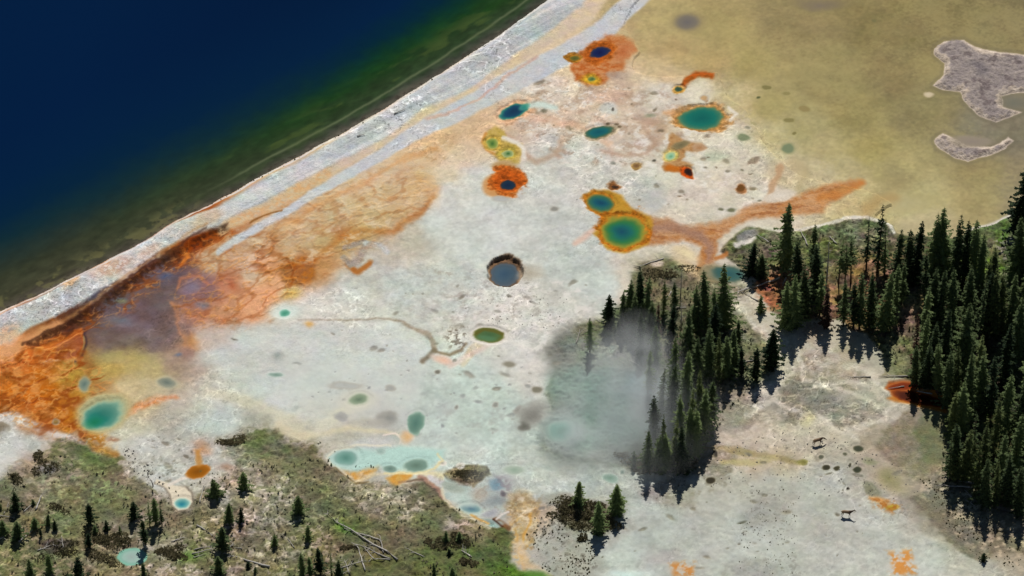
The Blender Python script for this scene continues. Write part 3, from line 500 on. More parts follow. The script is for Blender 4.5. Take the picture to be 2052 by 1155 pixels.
olive = sstep(.48, .64, fbm(X, Y, .5, 4, 520)) * np.exp(-((dS - 16) / 16) ** 2) * np.clip((430 - us) / 80, 0, 1)
lc = lc * (1 - .6 * olive[..., None]) + hx('6f6c44') * .6 * olive[..., None]
edge = sstep(.55, .7, NF) * (dS < 9); lc = lc * (1 - .6 * edge[..., None]) + hx('3a342c') * .6 * edge[..., None]
m = lake[..., None]; COL = np.where(m, lc, COL)
RID[lake] = 1; Z[lake] = -1.0; TEX[lake] = .0
nl = ~lake; Z[nl] -= (.95 * np.exp(-(dS / 9) ** 2))[nl]
# beach swell
Z += np.where(nl, .45 * np.exp(-((dS - 22) / 22) ** 2), 0)

# ---- lagoon
LAG = [(1285, -5), (1250, 45), (1262, 70), (1285, 100), (1270, 140), (1330, 150), (1440, 140), (1460, 190), (1500, 215), (1540, 300), (1600, 350), (1690, 372), (1760, 385), (1795, 410), (1760, 432), (1796, 452), (1810, 470), (1900, 476), (1960, 455), (2010, 436), (2060, 421), (2500, 325), (2500, -800), (1760, -290), (1420, -95)]
sl = win(1200, 2700, -900, 480, 100); d = d_poly(*wuv(sl, .6), LAG); m = (d < 0) & (RID[sl] == 0)
RID[sl][m] = 5; mm = 1 - sstep(-20, 8, d); nr = RID[sl] != 1
Z[sl] = np.where(nr, Z[sl] * (1 - mm) - .35 * mm, Z[sl]); TEX[sl] *= 1 - .9 * mm * nr
SPK([(1280, -10), (2100, -10), (2100, 300), (1750, 400), (1500, 250)], '7f7454', .62, .12, nz=fbm(X, Y, .08, 4, 530), al=.3)
SPK([(1280, -10), (2100, -10), (2100, 420), (1750, 420), (1500, 250)], 'b3a66f', .60, .12, nz=fbm(X, Y, .09, 4, 531), al=.35)
EL(1378, 42, 32, 20, 0, [(0, '6c6764'), (.6, '7a7264'), (1, '958660')], .5, .3)
EL(1650, 5, 60, 14, 0, [(0, '766a5e'), (1, '877a58')], .5, 1, .8)
EL(1800, 405, 60, 18, 5, [(0, 'b5ac84'), (1, 'aea176')], .5, 1, .6)
for cx, cy, rx, ry, c0, c1 in [(1490, 277, 14, 9, '747f60', 'a5a385'), (1579, 296, 16, 12, '717f60', '8c8f68'), (1534, 170, 12, 5, '7c7448', 'a59a6a'), (1521, 191, 5, 3, '565a38', '938a60'), (1582, 238, 11, 6, '82794c', '98905f'), (1593, 265, 5, 4, '7c7448', '98905f'),
                               (1610, 215, 12, 7, '8f8054', '9a8f60'), (1578, 184, 8, 5, '8c8254', '9a9060'), (1513, 243, 7, 4, 'a39a72', 'b0a67c'), (1830, 75, 6, 4, '7c7248', '85794f'), (1750, 40, 6, 4, '76704a', '80764f')]:
    EL(cx, cy, rx, ry, 0, [(0, c0), (.7, c0), (1, c1)], .35, .6, .9)
# islands
ISL = [([(1875, 92), (1895, 80), (1935, 78), (1965, 98), (2000, 103), (2052, 110), (2300, 100), (2300, 200), (2100, 180), (2030, 183), (2008, 190), (2010, 212), (2048, 225), (2020, 238), (1995, 246), (1960, 232), (1930, 200), (1925, 182), (1890, 178), (1872, 170), (1892, 150), (1895, 125), (1878, 105)], 6),
       ([(1874, 280), (1890, 267), (1912, 276), (1935, 288), (1960, 290), (1985, 292), (2005, 282), (2020, 272), (2030, 280), (2012, 296), (1985, 308), (1940, 320), (1910, 312), (1880, 292)], 7)]
for P_, r_ in ISL:
    sl, d = PL(P_, 'cfc0b0', 1.2, .45, 1, c2='b8a898', nz=NF, tex=1.0, rid=r_)
    a = (1 - sstep(-14, -4, d + (NM[sl] - .5) * 34 + (NF[sl] - .5) * 10)); blend(sl, a, two(sl, '8c8280', '9a8f88', NF))
    dark = sstep(.57, .68, fbm(X[sl], Y[sl], .5, 4, 540)) * (d < -6); blend(sl, dark * .6, hx('655a5a'))
    m = 1 - sstep(-10, 2, d); Z[sl] = Z[sl] * (1 - m) + m * (.15 + .5 * (NF[sl] - .5) + .3 * (NM[sl] - .5))
    ring = np.exp(-((d - 4) / 4) ** 2); blend(sl, ring * .35 * (d > 0), hx('6c6450'))
EL(1965, 140, 25, 9, -25, [(0, '605a60'), (1, '7f7878')], .5, 1, .6)
EL(1945, 282, 42, 12, 0, [(0, '8c8076'), (1, '938876')], .3, .8, .9)
EL(1862, 189, 10, 6, 0, [(0, 'cdbfa2'), (1, 'c0b090')], .3, .5)
EL(2032, 203, 30, 16, -10, [(0, '6c6c60'), (1, '7a7464')], .5, .5, .8)

# ---- orange runoff channel
RUN = [(1290, 432), (1330, 440), (1360, 452), (1420, 448), (1445, 438), (1490, 412), (1540, 405), (1590, 398), (1640, 374), (1700, 360), (1730, 366), (1690, 392), (1640, 424), (1560, 440), (1500, 437), (1465, 455), (1445, 478), (1440, 522), (1408, 530), (1400, 494), (1360, 480), (1310, 494), (1290, 490)]
PL(RUN, 'b8855c', 8, 1.3, .92, c2='b07440', nz=NF, tex=.7)
sl = win(1280, 1740, 350, 540); m = 1 - sstep(-12, 4, d_poly(*wuv(sl, 1.3), RUN)); rA = 1 - np.abs(2 * fbm(X[sl] * .35, Y[sl], .5, 4, 981) - 1); blend(sl, m * .5 * sstep(.85, .98, rA), hx('8c5430')); blend(sl, m * .5 * sstep(.52, .64, fbm(X[sl] * .5, Y[sl], .5, 4, 983)), hx('cfa67c'))
ST([(1300, 455), (1350, 455), (1400, 470), (1425, 490), (1420, 515)], [10, 9, 10, 9, 8], '9a7868', 9, .8, .75)
ST([(1640, 400), (1700, 378), (1720, 368)], 9, 'c07a3c', 8, 1, .8, c2='b58a50'); ST([(1745, 420), (1770, 400), (1790, 395)], 12, 'a88a58', 12, 1, .6)
ST([(1535, 405), (1540, 380), (1555, 355), (1560, 340)], [7, 8, 6, 10], 'b99470', 5, .8, .8); ST([(1600, 385), (1610, 345), (1590, 330)], [6, 10, 12], 'b0a078', 10, 1, .6)
EL(1560, 395, 34, 13, 10, [(0, 'd6cdbf'), (1, 'd2c6b4')], .2, .6, .95); EL(1450, 420, 18, 9, 20, [(0, 'd8d2c6'), (1, 'd0c8b8')], .3, .6)
ST([(1405, 510), (1400, 535)], 9, 'a86a34', 8, 1.2, .8); EL(1370, 510, 34, 14, -20, [(0, 'e0cfa0'), (1, 'd8c2a0')], .5, 1, .8)
ST([(1440, 515), (1462, 505)], 4, 'b0703c', 3, .8, .9)
ST([(1195, 462), (1150, 490)], 5, 'd9b09c', 5, .5, .7)
ST([(1600, 445), (1540, 448), (1480, 452)], 8, 'c9bfae', 8, 1, .5)

# ---- hot springs
NID = [0]
SPR = []
def spring(label, cx, cy, rx, ry, ang, water, mat=None, depth=.35, w=.55, soft=.12, wsoft=.1, off=(0, 0), poly=None, name='hot_spring', gloss=True):
    """mat = (rx, ry, dx, dy, colour, colour, soft) ring around; water = colour stops over radius 0..1"""
    if depth < .9: depth *= .4
    top = reg(name, label, 'hot spring')
    wid = subreg(top, 'water', 'water')
    if mat:
        mrx, mry, dx, dy, c1, c2 = mat[:6]; msoft = mat[6] if len(mat) > 6 else .12
        mid = subreg(top, 'bacterial_mat' if len(mat) < 8 else mat[7], 'ground')
        q = EL(cx + dx, cy + dy, mrx, mry, ang, [(0, c1), (.6, c1), (1, c2)], msoft, w * 1.5, 1, tex=.8, rag=(.5 if depth < .9 else .2), mott=.5)
        if q:
            sl, t = q; RID[sl][t < 1] = mid
            mm = 1 - sstep(.75, 1.05, t); Z[sl] -= depth * .35 * mm
    q = EL(cx, cy, rx, ry, ang, water, soft, w, 1, tex=.08, off=off, rag=.22)
    if q:
        sl, t = q; ins = t < 1.0; RID[sl][ins] = wid; COL[sl] *= 1 - (.12 + .10 * (NM[sl] - .3) + .16 * np.clip(.6 - t, 0, 1))[..., None] * (1 - sstep(.7, 1.0, t))[..., None]
        mm = 1 - sstep(1.0, 1.28, t); Z[sl] -= depth * mm * .65
        lev = float(np.percentile(Z[sl][t < 1.05], 20)) if ins.any() else 0
        ex = 3.2 / min(rx, ry); mm = 1 - sstep(1.0 + ex, 1.12 + ex * 1.5, t); Z[sl] = Z[sl] * (1 - mm) + mm * lev
    SPR.append((label, cx, cy))
# orange sheet around the northern pool
PL([(1150, 118), (1165, 92), (1195, 73), (1225, 65), (1258, 74), (1275, 95), (1266, 118), (1252, 140), (1225, 165), (1190, 173), (1160, 162), (1152, 138)], 'b05a24', 6, 1.5, .95, c2='c48654', nz=NF)
EL(1250, 100, 24, 26, 0, [(0, 'b5663c'), (1, 'c08a60')], .5, 1.3, .8); EL(1243, 150, 20, 10, 0, [(0, 'a08c80'), (1, 'b8a490')], .5, 1, .8)
spring('small navy spring in the wide rusty orange mat at the far end', 1203, 103, 21, 11, 5, [(0, '182058'), (.6, '1c2c60'), (1, '3a3a44')], (36, 22, 0, 2, 'a8541c', 'b86424', .2), .5)
spring('small olive brown spring at the left tip of the northern orange mat', 1153, 113, 9, 5, 0, [(0, '5f6a34'), (1, '80702c')], (19, 10, -2, 0, '94621e', 'a87838'), .25)
spring('tiny green spring in the yellow lower lobe of the northern orange mat', 1187, 158, 8, 6, 0, [(0, '4f7048'), (.6, '7f9a50'), (1, 'a89a40')], (22, 15, 0, 0, 'b8922c', 'bb7a2a', .3), .3)
spring('long slanting deep blue spring with a teal tip and pale outflow beside the beach', 1027, 221, 33, 13, 20, [(0, '1c4468'), (.6, '1c5070'), (.85, '2f8078'), (1, '5a9078')], (46, 20, 2, 0, 'c9a078', 'd8ab88', .25), .5)
ST([(1060, 208), (1090, 208), (1115, 214)], [5, 6, 5], 'c6d6cc', 4, .4, .9); EL(1050, 212, 12, 6, 25, [(0, '2f8a7c'), (1, '4f9a84')], .4, .2, .8)
spring('oval teal spring without orange rim in the pinkish ground left of the green one', 1197, 263, 27, 12, 14, [(0, '1a6c7c'), (.6, '1f7074'), (.85, '3f6c58'), (1, '56644a')], (33, 16, 3, 2, '8a7c60', 'cabaa0', .2), .5)
for x_, y_ in [(1218, 246), (1235, 248), (1240, 254)]: EL(x_, y_, 5, 3, 0, [(0, '6a5844'), (1, '8f8068')], .3, .5)
spring('large green spring with a brown orange rim, nearest the shallow lagoon', 1410, 235, 44, 24, 4, [(0, '14766e'), (.6, '1c7c6c'), (.85, '4a8264'), (1, '8a7c48')], (57, 33, 2, 1, 'b07a3c', 'c49a68', .15), .7)
ST([(1350, 226), (1330, 225)], [8, 3], 'cd9a6a', 6, .8, .8); ST([(1465, 215), (1480, 228), (1468, 240)], 3, 'e0d8c8', 3, .6, .9)
ST([(1366, 171), (1380, 155), (1396, 146), (1412, 146), (1428, 150)], [4, 8, 9, 9, 7], 'b55a20', 4, .8, 1, c2='94501c', nz=NF)
spring('small dark spring with a thin ochre rim at the foot of a curved orange streak', 1359, 176, 9, 5, 8, [(0, '34544c'), (.7, '4a6448'), (1, '7f7a44')], (15, 9, 0, 0, 'b8893c', 'cfae78', .2), .4)
PL([(975, 262), (990, 252), (1010, 262), (1015, 278), (1045, 288), (1050, 305), (1040, 328), (1010, 334), (1000, 322), (995, 305), (972, 296), (966, 282)], 'b39a48', 4, .4, .95, c2='c4a860', nz=NF)
ST([(972, 268), (966, 285), (975, 300), (996, 312)], 3, 'c0843c', 3, .4, .8)
spring('small yellow green spring, upper of the two above the round orange spring', 986, 287, 13, 10, -10, [(0, '52853c'), (.5, '88a850'), (1, 'b5b060')], (21, 15, 0, 0, 'b89c42', 'c0a050', .25), .3)
spring('small pale green spring, lower of the two above the round orange spring', 1019, 309, 14, 8, 0, [(0, '3f7c3c'), (.5, '9ab878'), (1, 'b8bc80')], (26, 16, 0, 0, 'b0a048', 'b89a48', .25), .3)
ST([(1008, 276), (1035, 285), (1050, 300), (1052, 315)], 4, 'e0dacf', 3, .5, .9)
EL(1004, 374, 37, 26, 0, [(0, 'c08040'), (1, 'c99a68')], .15, .5); EL(1012, 336, 26, 12, 0, [(0, 'b0864a'), (1, 'bca078')], .3, .5)
spring('round orange spring with a small navy centre, alone at the edge of the grey clay', 1018, 371, 16, 10, 0, [(0, '1a3050'), (.7, '20384e'), (1, '3a3028')], (38, 30, 0, -7, 'b4541a', 'bc682a', .1), .7)
EL(1160, 400, 1, 1, 0, [(0, '000000'), (1, '000000')])
PL([(1172, 392), (1195, 380), (1225, 382), (1245, 392), (1262, 415), (1300, 432), (1310, 450), (1300, 490), (1255, 508), (1215, 500), (1190, 470), (1205, 450), (1205, 435), (1180, 420)], 'b0701f', 4, .5, .98, c2='b88a30', nz=NM)
spring('twin pool, upper and smaller lobe, blue green with an ochre rim', 1207, 407, 31, 19, -6, [(0, '1a5474'), (.35, '1f6878'), (.7, '3a7860'), (1, '92762c')], (38, 24, 0, -1, 'a8762a', 'ae681c', .12), .4)
spring('twin pool, lower and larger lobe, blue green with yellow edge and orange runoff', 1250, 462, 47, 32, 10, [(0, '1c6078'), (.35, '22786e'), (.62, '38864c'), (.85, '86903a'), (1, 'a8862c')], (58, 42, -1, 1, 'a87a26', 'b0621a', .1), .5)
spring('small brown vent just above the upper lobe of the twin pool', 1236, 374, 8, 4, 0, [(0, '3a2c20'), (1, '5f4028')], (14, 9, 0, 0, '86552c', 'ab8058', .25), .4)
spring('round steaming blue grey crater with a dark brown wall in the grey clay', 1012, 542, 33, 25, 4, [(0, '4c6c86'), (.6, '506878'), (.9, '54606a'), (1, '50483e')], (42, 31, 2, -3, '5f4a3c', '86684c', .1, 'crater_rim'), .95)
EL(1068, 838, 30, 22, 35, [(0, '77766f'), (1, '9a9a92')], .4, 1.4, .85); EL(1055, 858, 12, 10, 0, [(0, '5c5c54'), (1, '7c7c74')], .4, 1, .85)
EL(1072, 545, 24, 18, 0, [(0, 'a09078'), (1, 'b8b0a0')], .5, 1.5, .6)
EL(981, 672, 40, 23, -2, [(0, 'd8d2c6'), (1, 'd6d0c6')], .2, .4)
spring('lens shaped olive and green spring with a white rim below the steaming crater', 981, 671, 30, 15, -3, [(0, '527a4c'), (.6, '5a7a48'), (1, '6a6a2c')], None, .5, .5)
ST([(955, 668), (972, 660), (990, 663), (1008, 668)], 3, '5f5a22', 2.5, .3, .85); EL(975, 678, 20, 6, -5, [(0, '55805c'), (1, '55805c')], .5, .3, .6)
EL(572, 626, 34, 20, 0, [(0, 'd6e6de'), (1, 'cfd8d0')], .5, .6, .9)
spring('tiny mint green spring in a white halo at the end of the orange ground', 573, 628, 11, 8, 0, [(0, '5cb898'), (.6, '74c0a4'), (1, 'b8dccc')], None, .2)
EL(205, 828, 56, 40, 20, [(0, 'a8b48c'), (.8, 'aead84'), (1, 'b8a878')], .2, .6, .9)
spring('large emerald spring hazed by steam beside the orange delta', 203, 832, 40, 26, 22, [(0, '2a8878'), (.5, '349080'), (1, '86ae98')], None, .4, off=(-14, 12), soft=.25)
EL(188, 846, 22, 12, 20, [(0, '187448'), (1, '208068')], .5, .3, .7)
spring('pale grey green pool above the emerald spring', 168, 770, 12, 16, 0, [(0, '7c968c'), (1, 'a5ac90')], None, .2, soft=.4)
spring('blurred grey green pool among the yellow ground right of the emerald spring', 335, 767, 24, 12, -8, [(0, '8a9a8e'), (1, 'b0ae96')], None, .2, soft=.4)
TAD = [(315, 962), (330, 966), (352, 974), (372, 978), (384, 990), (387, 1006), (378, 1020), (358, 1024), (345, 1012), (343, 994), (330, 976), (312, 970)]
EL(365, 1000, 28, 26, 0, [(0, '9a8f80'), (1, '9a8f80')], .2, .5, .6)
ST(TAD[3:] , 2.5, '6f6456', 2.5, .2, .8); PL(TAD, 'dacfb8', 2.5, .2, 1); ST([(340, 974), (362, 962), (385, 953)], 3, 'd8cfc2', 2, .3)
spring('tadpole shaped basin with a turquoise eye ringed by cream sand', 366, 1009, 17, 11, 5, [(0, '2c8cb0'), (.4, '4cb0b8'), (1, 'b8d6c4')], None, .4, .15, soft=.2, off=(-2, 4))
spring('burnt orange ragged pool above the tadpole shaped basin', 399, 946, 24, 14, 5, [(0, 'a8620f'), (.6, 'b0690f'), (1, 'b5732a')], None, .2, .7)
EL(404, 946, 4, 3, 0, [(0, '5f4a24'), (1, '8a5a18')], .3); ST([(402, 932), (398, 905)], 5, 'b8803c', 4, .8, .8)
spring('milky turquoise oval pool down among the small firs of the meadow', 265, 1113, 29, 17, 3, [(0, 'c6dcd4'), (.6, 'b0d4c6'), (1, '78b8a0')], None, .35, .15, soft=.08)
EL(715, 800, 40, 25, 0, [(0, 'cdcab6'), (1, 'cac9bc')], .3, .6, .7)
spring('pale sage pool with a cream halo in the lower clay flat', 715, 799, 20, 12, 5, [(0, '849e80'), (.6, '9cb092'), (1, 'b5bea6')], None, .2, soft=.3)
spring('upright oval grey green pool with a pale orange spill at its foot', 832, 847, 17, 25, -18, [(0, '5f9080'), (.6, '709a88'), (1, '90ac9a')], None, .35, soft=.12)
PL([(665, 912), (690, 898), (760, 900), (800, 895), (900, 905), (890, 925), (860, 940), (790, 945), (760, 935), (720, 942), (680, 938)], 'b0d0c6', 8, .9, .95)
ST([(668, 935), (662, 915), (680, 898), (720, 892), (780, 894)], 2, 'ddd6c0', 2.5, .6, .8); ST([(770, 948), (820, 948), (870, 940), (890, 925), (880, 912)], 2.2, 'ddd0a0', 2.5, .6, .9)
PL([(890, 955), (940, 975), (950, 1000), (985, 1035), (940, 1035), (905, 1000), (885, 975)], 'b5c8c0', 8, 1, .7); ST([(895, 965), (925, 985), (935, 1010)], 7, 'a0b4aa', 5, 1, .7)
spring('teal end of the long pale pool above the golden crust', 697, 916, 28, 18, 0, [(0, '74b0a0'), (.6, '90c0b2'), (1, 'b4ccc4')], None, .3, soft=.25)
spring('small grey teal pool between the two golden crusts', 780, 940, 15, 7, -5, [(0, '84a698'), (1, '9ab4a6')], None, .25, soft=.2)
spring('wide grey green pool to the right of the golden crusts', 833, 933, 27, 12, 5, [(0, '7c9c88'), (.7, '88a898'), (1, '9cb4a4')], None, .3, soft=.2)
EL(763, 905, 10, 7, 0, [(0, '92aaa2'), (1, 'aabdb4')], .4)
spring('thin pale mint streak of a pool in the white clay', 555, 752, 17, 4, 0, [(0, '9cbcac'), (1, 'b5c8bc')], None, .1, soft=.4)
EL(1130, 862, 40, 30, 0, [(0, '7ca894'), (1, '8c9c92')], .5, .5, .8)
spring('mint green pool glimpsed through the left side of the steam', 1128, 862, 26, 18, 0, [(0, '64b094'), (.6, '76b4a0'), (1, '8cac9c')], None, .3, soft=.3)
EL(1432, 548, 40, 20, 0, [(0, '7a7a60'), (1, '8c7c5c')], .3, .6, .9)
spring('dark teal pond where the orange runoff ends beside the firs', 1460, 547, 36, 18, -6, [(0, '386c70'), (.6, '44706a'), (1, '6c7460')], None, .3, soft=.25)
PL([(1774, 776), (1782, 762), (1815, 760), (1850, 764), (1850, 778), (1815, 783), (1788, 784)], 'a8501c', 4, .3, .9)
spring('upper narrow rust red pool beside the right forest', 1810, 771, 34, 8, 2, [(0, '8a3410'), (.7, '90380e'), (1, 'b06a34')], None, .25)
PL([(1776, 796), (1800, 784), (1870, 780), (1900, 795), (1898, 832), (1860, 820), (1820, 808), (1790, 802)], 'b5702c', 4, .3, .9)
spring('larger dark rust red pool running into the right forest shade', 1845, 798, 58, 13, -14, [(0, '3c1608'), (.7, '58220c'), (1, 'a04c14')], None, .3)  # water colour darkened to carry the tree shade
spring('small blue teal pool with cloudy edge at the corner of the meadow', 943, 1017, 22, 10, -5, [(0, '4c7c98'), (.5, '7aa4ac'), (1, 'a8c0b8')], None, .4, soft=.3)
EL(930, 1000, 26, 14, -20, [(0, 'bccec4'), (1, 'c0c8c0')], .5, .6, .7)
EL(905, 975, 26, 9, -15, [(0, '98a498'), (1, 'a8b0a4')], .3, .6); EL(985, 1045, 24, 6, -12, [(0, '90a8a4'), (1, 'a8b0a8')], .3, .6)
EL(993, 972, 17, 15, 0, [(0, '5c8294'), (.7, '7c98a4'), (1, 'a0acae')], .35, .8, .95); EL(993, 1003, 26, 12, 0, [(0, '848e90'), (1, 'a0a6a4')], .4, 1, .85); EL(1006, 990, 6, 6, 0, [(0, '443c44'), (1, '7c7478')], .4, .8, .9)
SPK([(990, 950), (1025, 960), (1020, 1005), (995, 1000)], '7c7078', .52, .1, al=.6); EL(985, 1027, 18, 8, 10, [(0, 'a0a2aa'), (1, 'b5b4b4')], .4, .8, .9)
ST([(994, 1040), (1005, 1031), (1018, 1026)], 2.2, 'dcd4cc', 1.5, .5, .9); ST([(989, 1040), (998, 1047), (1008, 1056)], 2, '43281c', 1.5, .5, .9); EL(988, 1052, 15, 5, -12, [(0, '84a49c'), (1, 'a0b0a8')], .3, .5)
ST([(944, 1032), (960, 1039), (978, 1048)], 2.5, 'cf9a4c', 2.5, .6, .85); ST([(884, 978), (893, 1000), (905, 1014), (925, 1031), (950, 1041), (980, 1058)], 3, 'd2cab0', 3, .7, .85)
spring('pale jade pool in the white clay just left of the upper islet tree', 1222, 958, 16, 8, -15, [(0, '98c0a8'), (1, 'b4cabc')], None, .15, soft=.25)
spring('tiny jade pool to the right of the pale jade pool', 1247, 948, 6, 4, 0, [(0, '94b0a0'), (1, 'b0bcb0')], None, .1)
spring('faint greenish pool under thin steam, left of the dark pond', 1030, 942, 22, 9, 0, [(0, 'b2ccb4'), (1, 'bcc8b8')], None, .15, soft=.4)
PL([(1326, 335), (1332, 300), (1340, 275), (1352, 268), (1372, 285), (1410, 287), (1420, 297), (1400, 306), (1375, 302), (1365, 320), (1390, 330), (1388, 350), (1360, 345), (1335, 345)], 'b58a58', 4, .8, .9, c2='a07040', nz=NF)
EL(1362, 291, 20, 7, 15, [(0, '6c6448'), (1, '8c7c58')], .3, .6); EL(1403, 296, 16, 8, 0, [(0, 'a87c54'), (1, 'b8997a')], .3, .6)
spring('small bright mint spring with yellow fringe left of the brown streaks', 1340, 311, 11, 8, 15, [(0, '7fc090'), (.5, 'a8dcb0'), (1, 'c8c88c')], (16, 11, 0, 0, 'c4b860', 'c0a868', .3), .3)
ST([(1338, 335), (1355, 340), (1372, 342)], 6, 'b8641c', 4, .8, .9)
spring('small near black vent with a red orange edge below the mint spring', 1382, 343, 10, 6, -25, [(0, '2a1a18'), (.7, '3a2018'), (1, '7a3414')], (17, 10, -4, 0, 'c04c16', 'b8682c', .2), .5)
spring('round brown pool with tan rim by itself right of the vent field', 1481, 374, 8, 7, 0, [(0, '8a5a24'), (1, '7a5028')], (12, 11, 0, 0, '8a5f3c', 'b09070', .2), .4)
spring('small brown pool with an ochre ring left of the vent field', 1277, 331, 7, 5, 0, [(0, '94683c'), (1, '9a7c50')], (12, 9, 0, 0, '9c7c44', 'b8a080', .2), .3)
for cx, cy, rx, ry, c in [(1112, 419, 8, 5, '86847c'), (1073, 781, 12, 7, '6f6a56'), (1020, 730, 12, 6, '85806f'), (1229, 326, 5, 4, '8a8a80'), (1308, 322, 4, 3, '4c483c'), (1230, 218, 3, 3, '55524a'), (1365, 382, 7, 4, '8a8070'), (1280, 401, 3, 2, '8a8578'), (993, 813, 6, 5, '8a8a82'),
                          (1459, 343, 5, 3, '8a8270'), (1487, 340, 4, 2, '7f785f'), (1415, 335, 4, 2, '8a8270'), (1445, 416, 6, 3, '6a6a50'), (1465, 418, 9, 4, '66684c'), (1423, 316, 4, 2, '7a745c'), (1500, 255, 5, 3, '8a8670'), (1420, 200, 5, 4, 'a87c50'), (1415, 195, 9, 6, 'b89468'),
                          (876, 745, 6, 4, '6f6c60'), (917, 815, 4, 5, '86857c'), (690, 770, 4, 3, '8a8a80'), (780, 775, 10, 6, 'a0a09a'), (690, 772, 30, 6, 'b0b2ac'), (1005, 400, 16, 5, 'aeb0ae'), (1640, 890, 1, 1, '888888'), (108, 845, 7, 5, '8a7040')]:
    if rx > 1: EL(cx, cy, rx * 1.15, ry * 1.15, 0, [(0, c), (.5, c), (1, 'b0aca0')], .35, .5, .9)
SPK([(1345, 1128), (1390, 1126), (1388, 1160), (1350, 1160)], 'c47c34', .5, .08, nz=fbm(X, Y, .9, 3, 991), al=.8); SPK([(1780, 1105), (1825, 1100), (1830, 1150), (1775, 1150)], 'cf8434', .5, .08, nz=fbm(X, Y, .9, 3, 992), al=.8); SPK([(1745, 995), (1790, 1005), (1815, 1022), (1790, 1032), (1755, 1015)], 'a8682c', .5, .08, nz=fbm(X, Y, 1.1, 3, 993), al=.8)
# small sunken vents on the right flat: real hollows
for cx, cy, rx, ry, c, lab in [(1720, 898, 12, 7, '4c513c', 'largest dark round hollow right of the farther elk'), (1656, 938, 8, 6, '3c3a26', 'left of two dark hollows lying close together below the farther elk'),
                               (1675, 940, 6.5, 5.5, '4c4a30', 'right of two dark hollows lying close together below the farther elk'), (1719, 942, 9.5, 6.5, '3f4430', 'dark oval hollow just left of the grey green hollow'),
                               (1645, 917, 5, 4.5, '6a6c5a', 'small grey hollow right below the farther elk'), (1691, 909, 5, 3.5, '6c6e58', 'small pale green hollow left of the largest dark hollow'),
                               (1701, 980, 4, 3, '2f2a22', 'tiny black hole standing alone in the grey flat'), (1702, 932, 3, 5, '4c4c3a', 'tiny double hollow between the dark hollows'),
                               (1424, 963, 11, 7, '3a3420', 'dark brown pit with rusty edge right of the steaming pond'), (1684, 899, 2.5, 2, '5c5a48', 'pinprick hollow above the small pale green hollow'), (1433, 906, 5, 9, '4a443a', 'narrow slanted brown pit at the edge of the middle firs')]:
    spring(lab, cx, cy, rx, ry, 0, [(0, c), (.7, c), (1, '7c765f')], None, .55, .4, name='steam_vent')
    THINGS[list(THINGS)[-2]]['cat'] = 'steam vent'

Z[RID == 5] = -.35
for i_ in [5] + [k for k, t_ in THINGS.items() if t_.get('mat') == 'water']:
    m_ = RID == i_
    rr = np.where(m_.any(1))[0]; cc_ = np.where(m_.any(0))[0]
    if len(rr) == 0: continue
    s_ = (slice(max(rr[0] - 3, 0), rr[-1] + 4), slice(max(cc_[0] - 3, 0), cc_[-1] + 4)); mm_ = m_[s_]; lev = float(np.percentile(Z[s_][mm_], 15)); d_ = mm_.copy()
    for _ in range(2):
        e_ = d_.copy(); e_[1:] |= d_[:-1]; e_[:-1] |= d_[1:]; e_[:, 1:] |= d_[:, :-1]; e_[:, :-1] |= d_[:, 1:]; d_ = e_
    zz = Z[s_]; zz[d_] = lev; Z[s_] = zz
print('painted', round(time.time() - T0, 1))
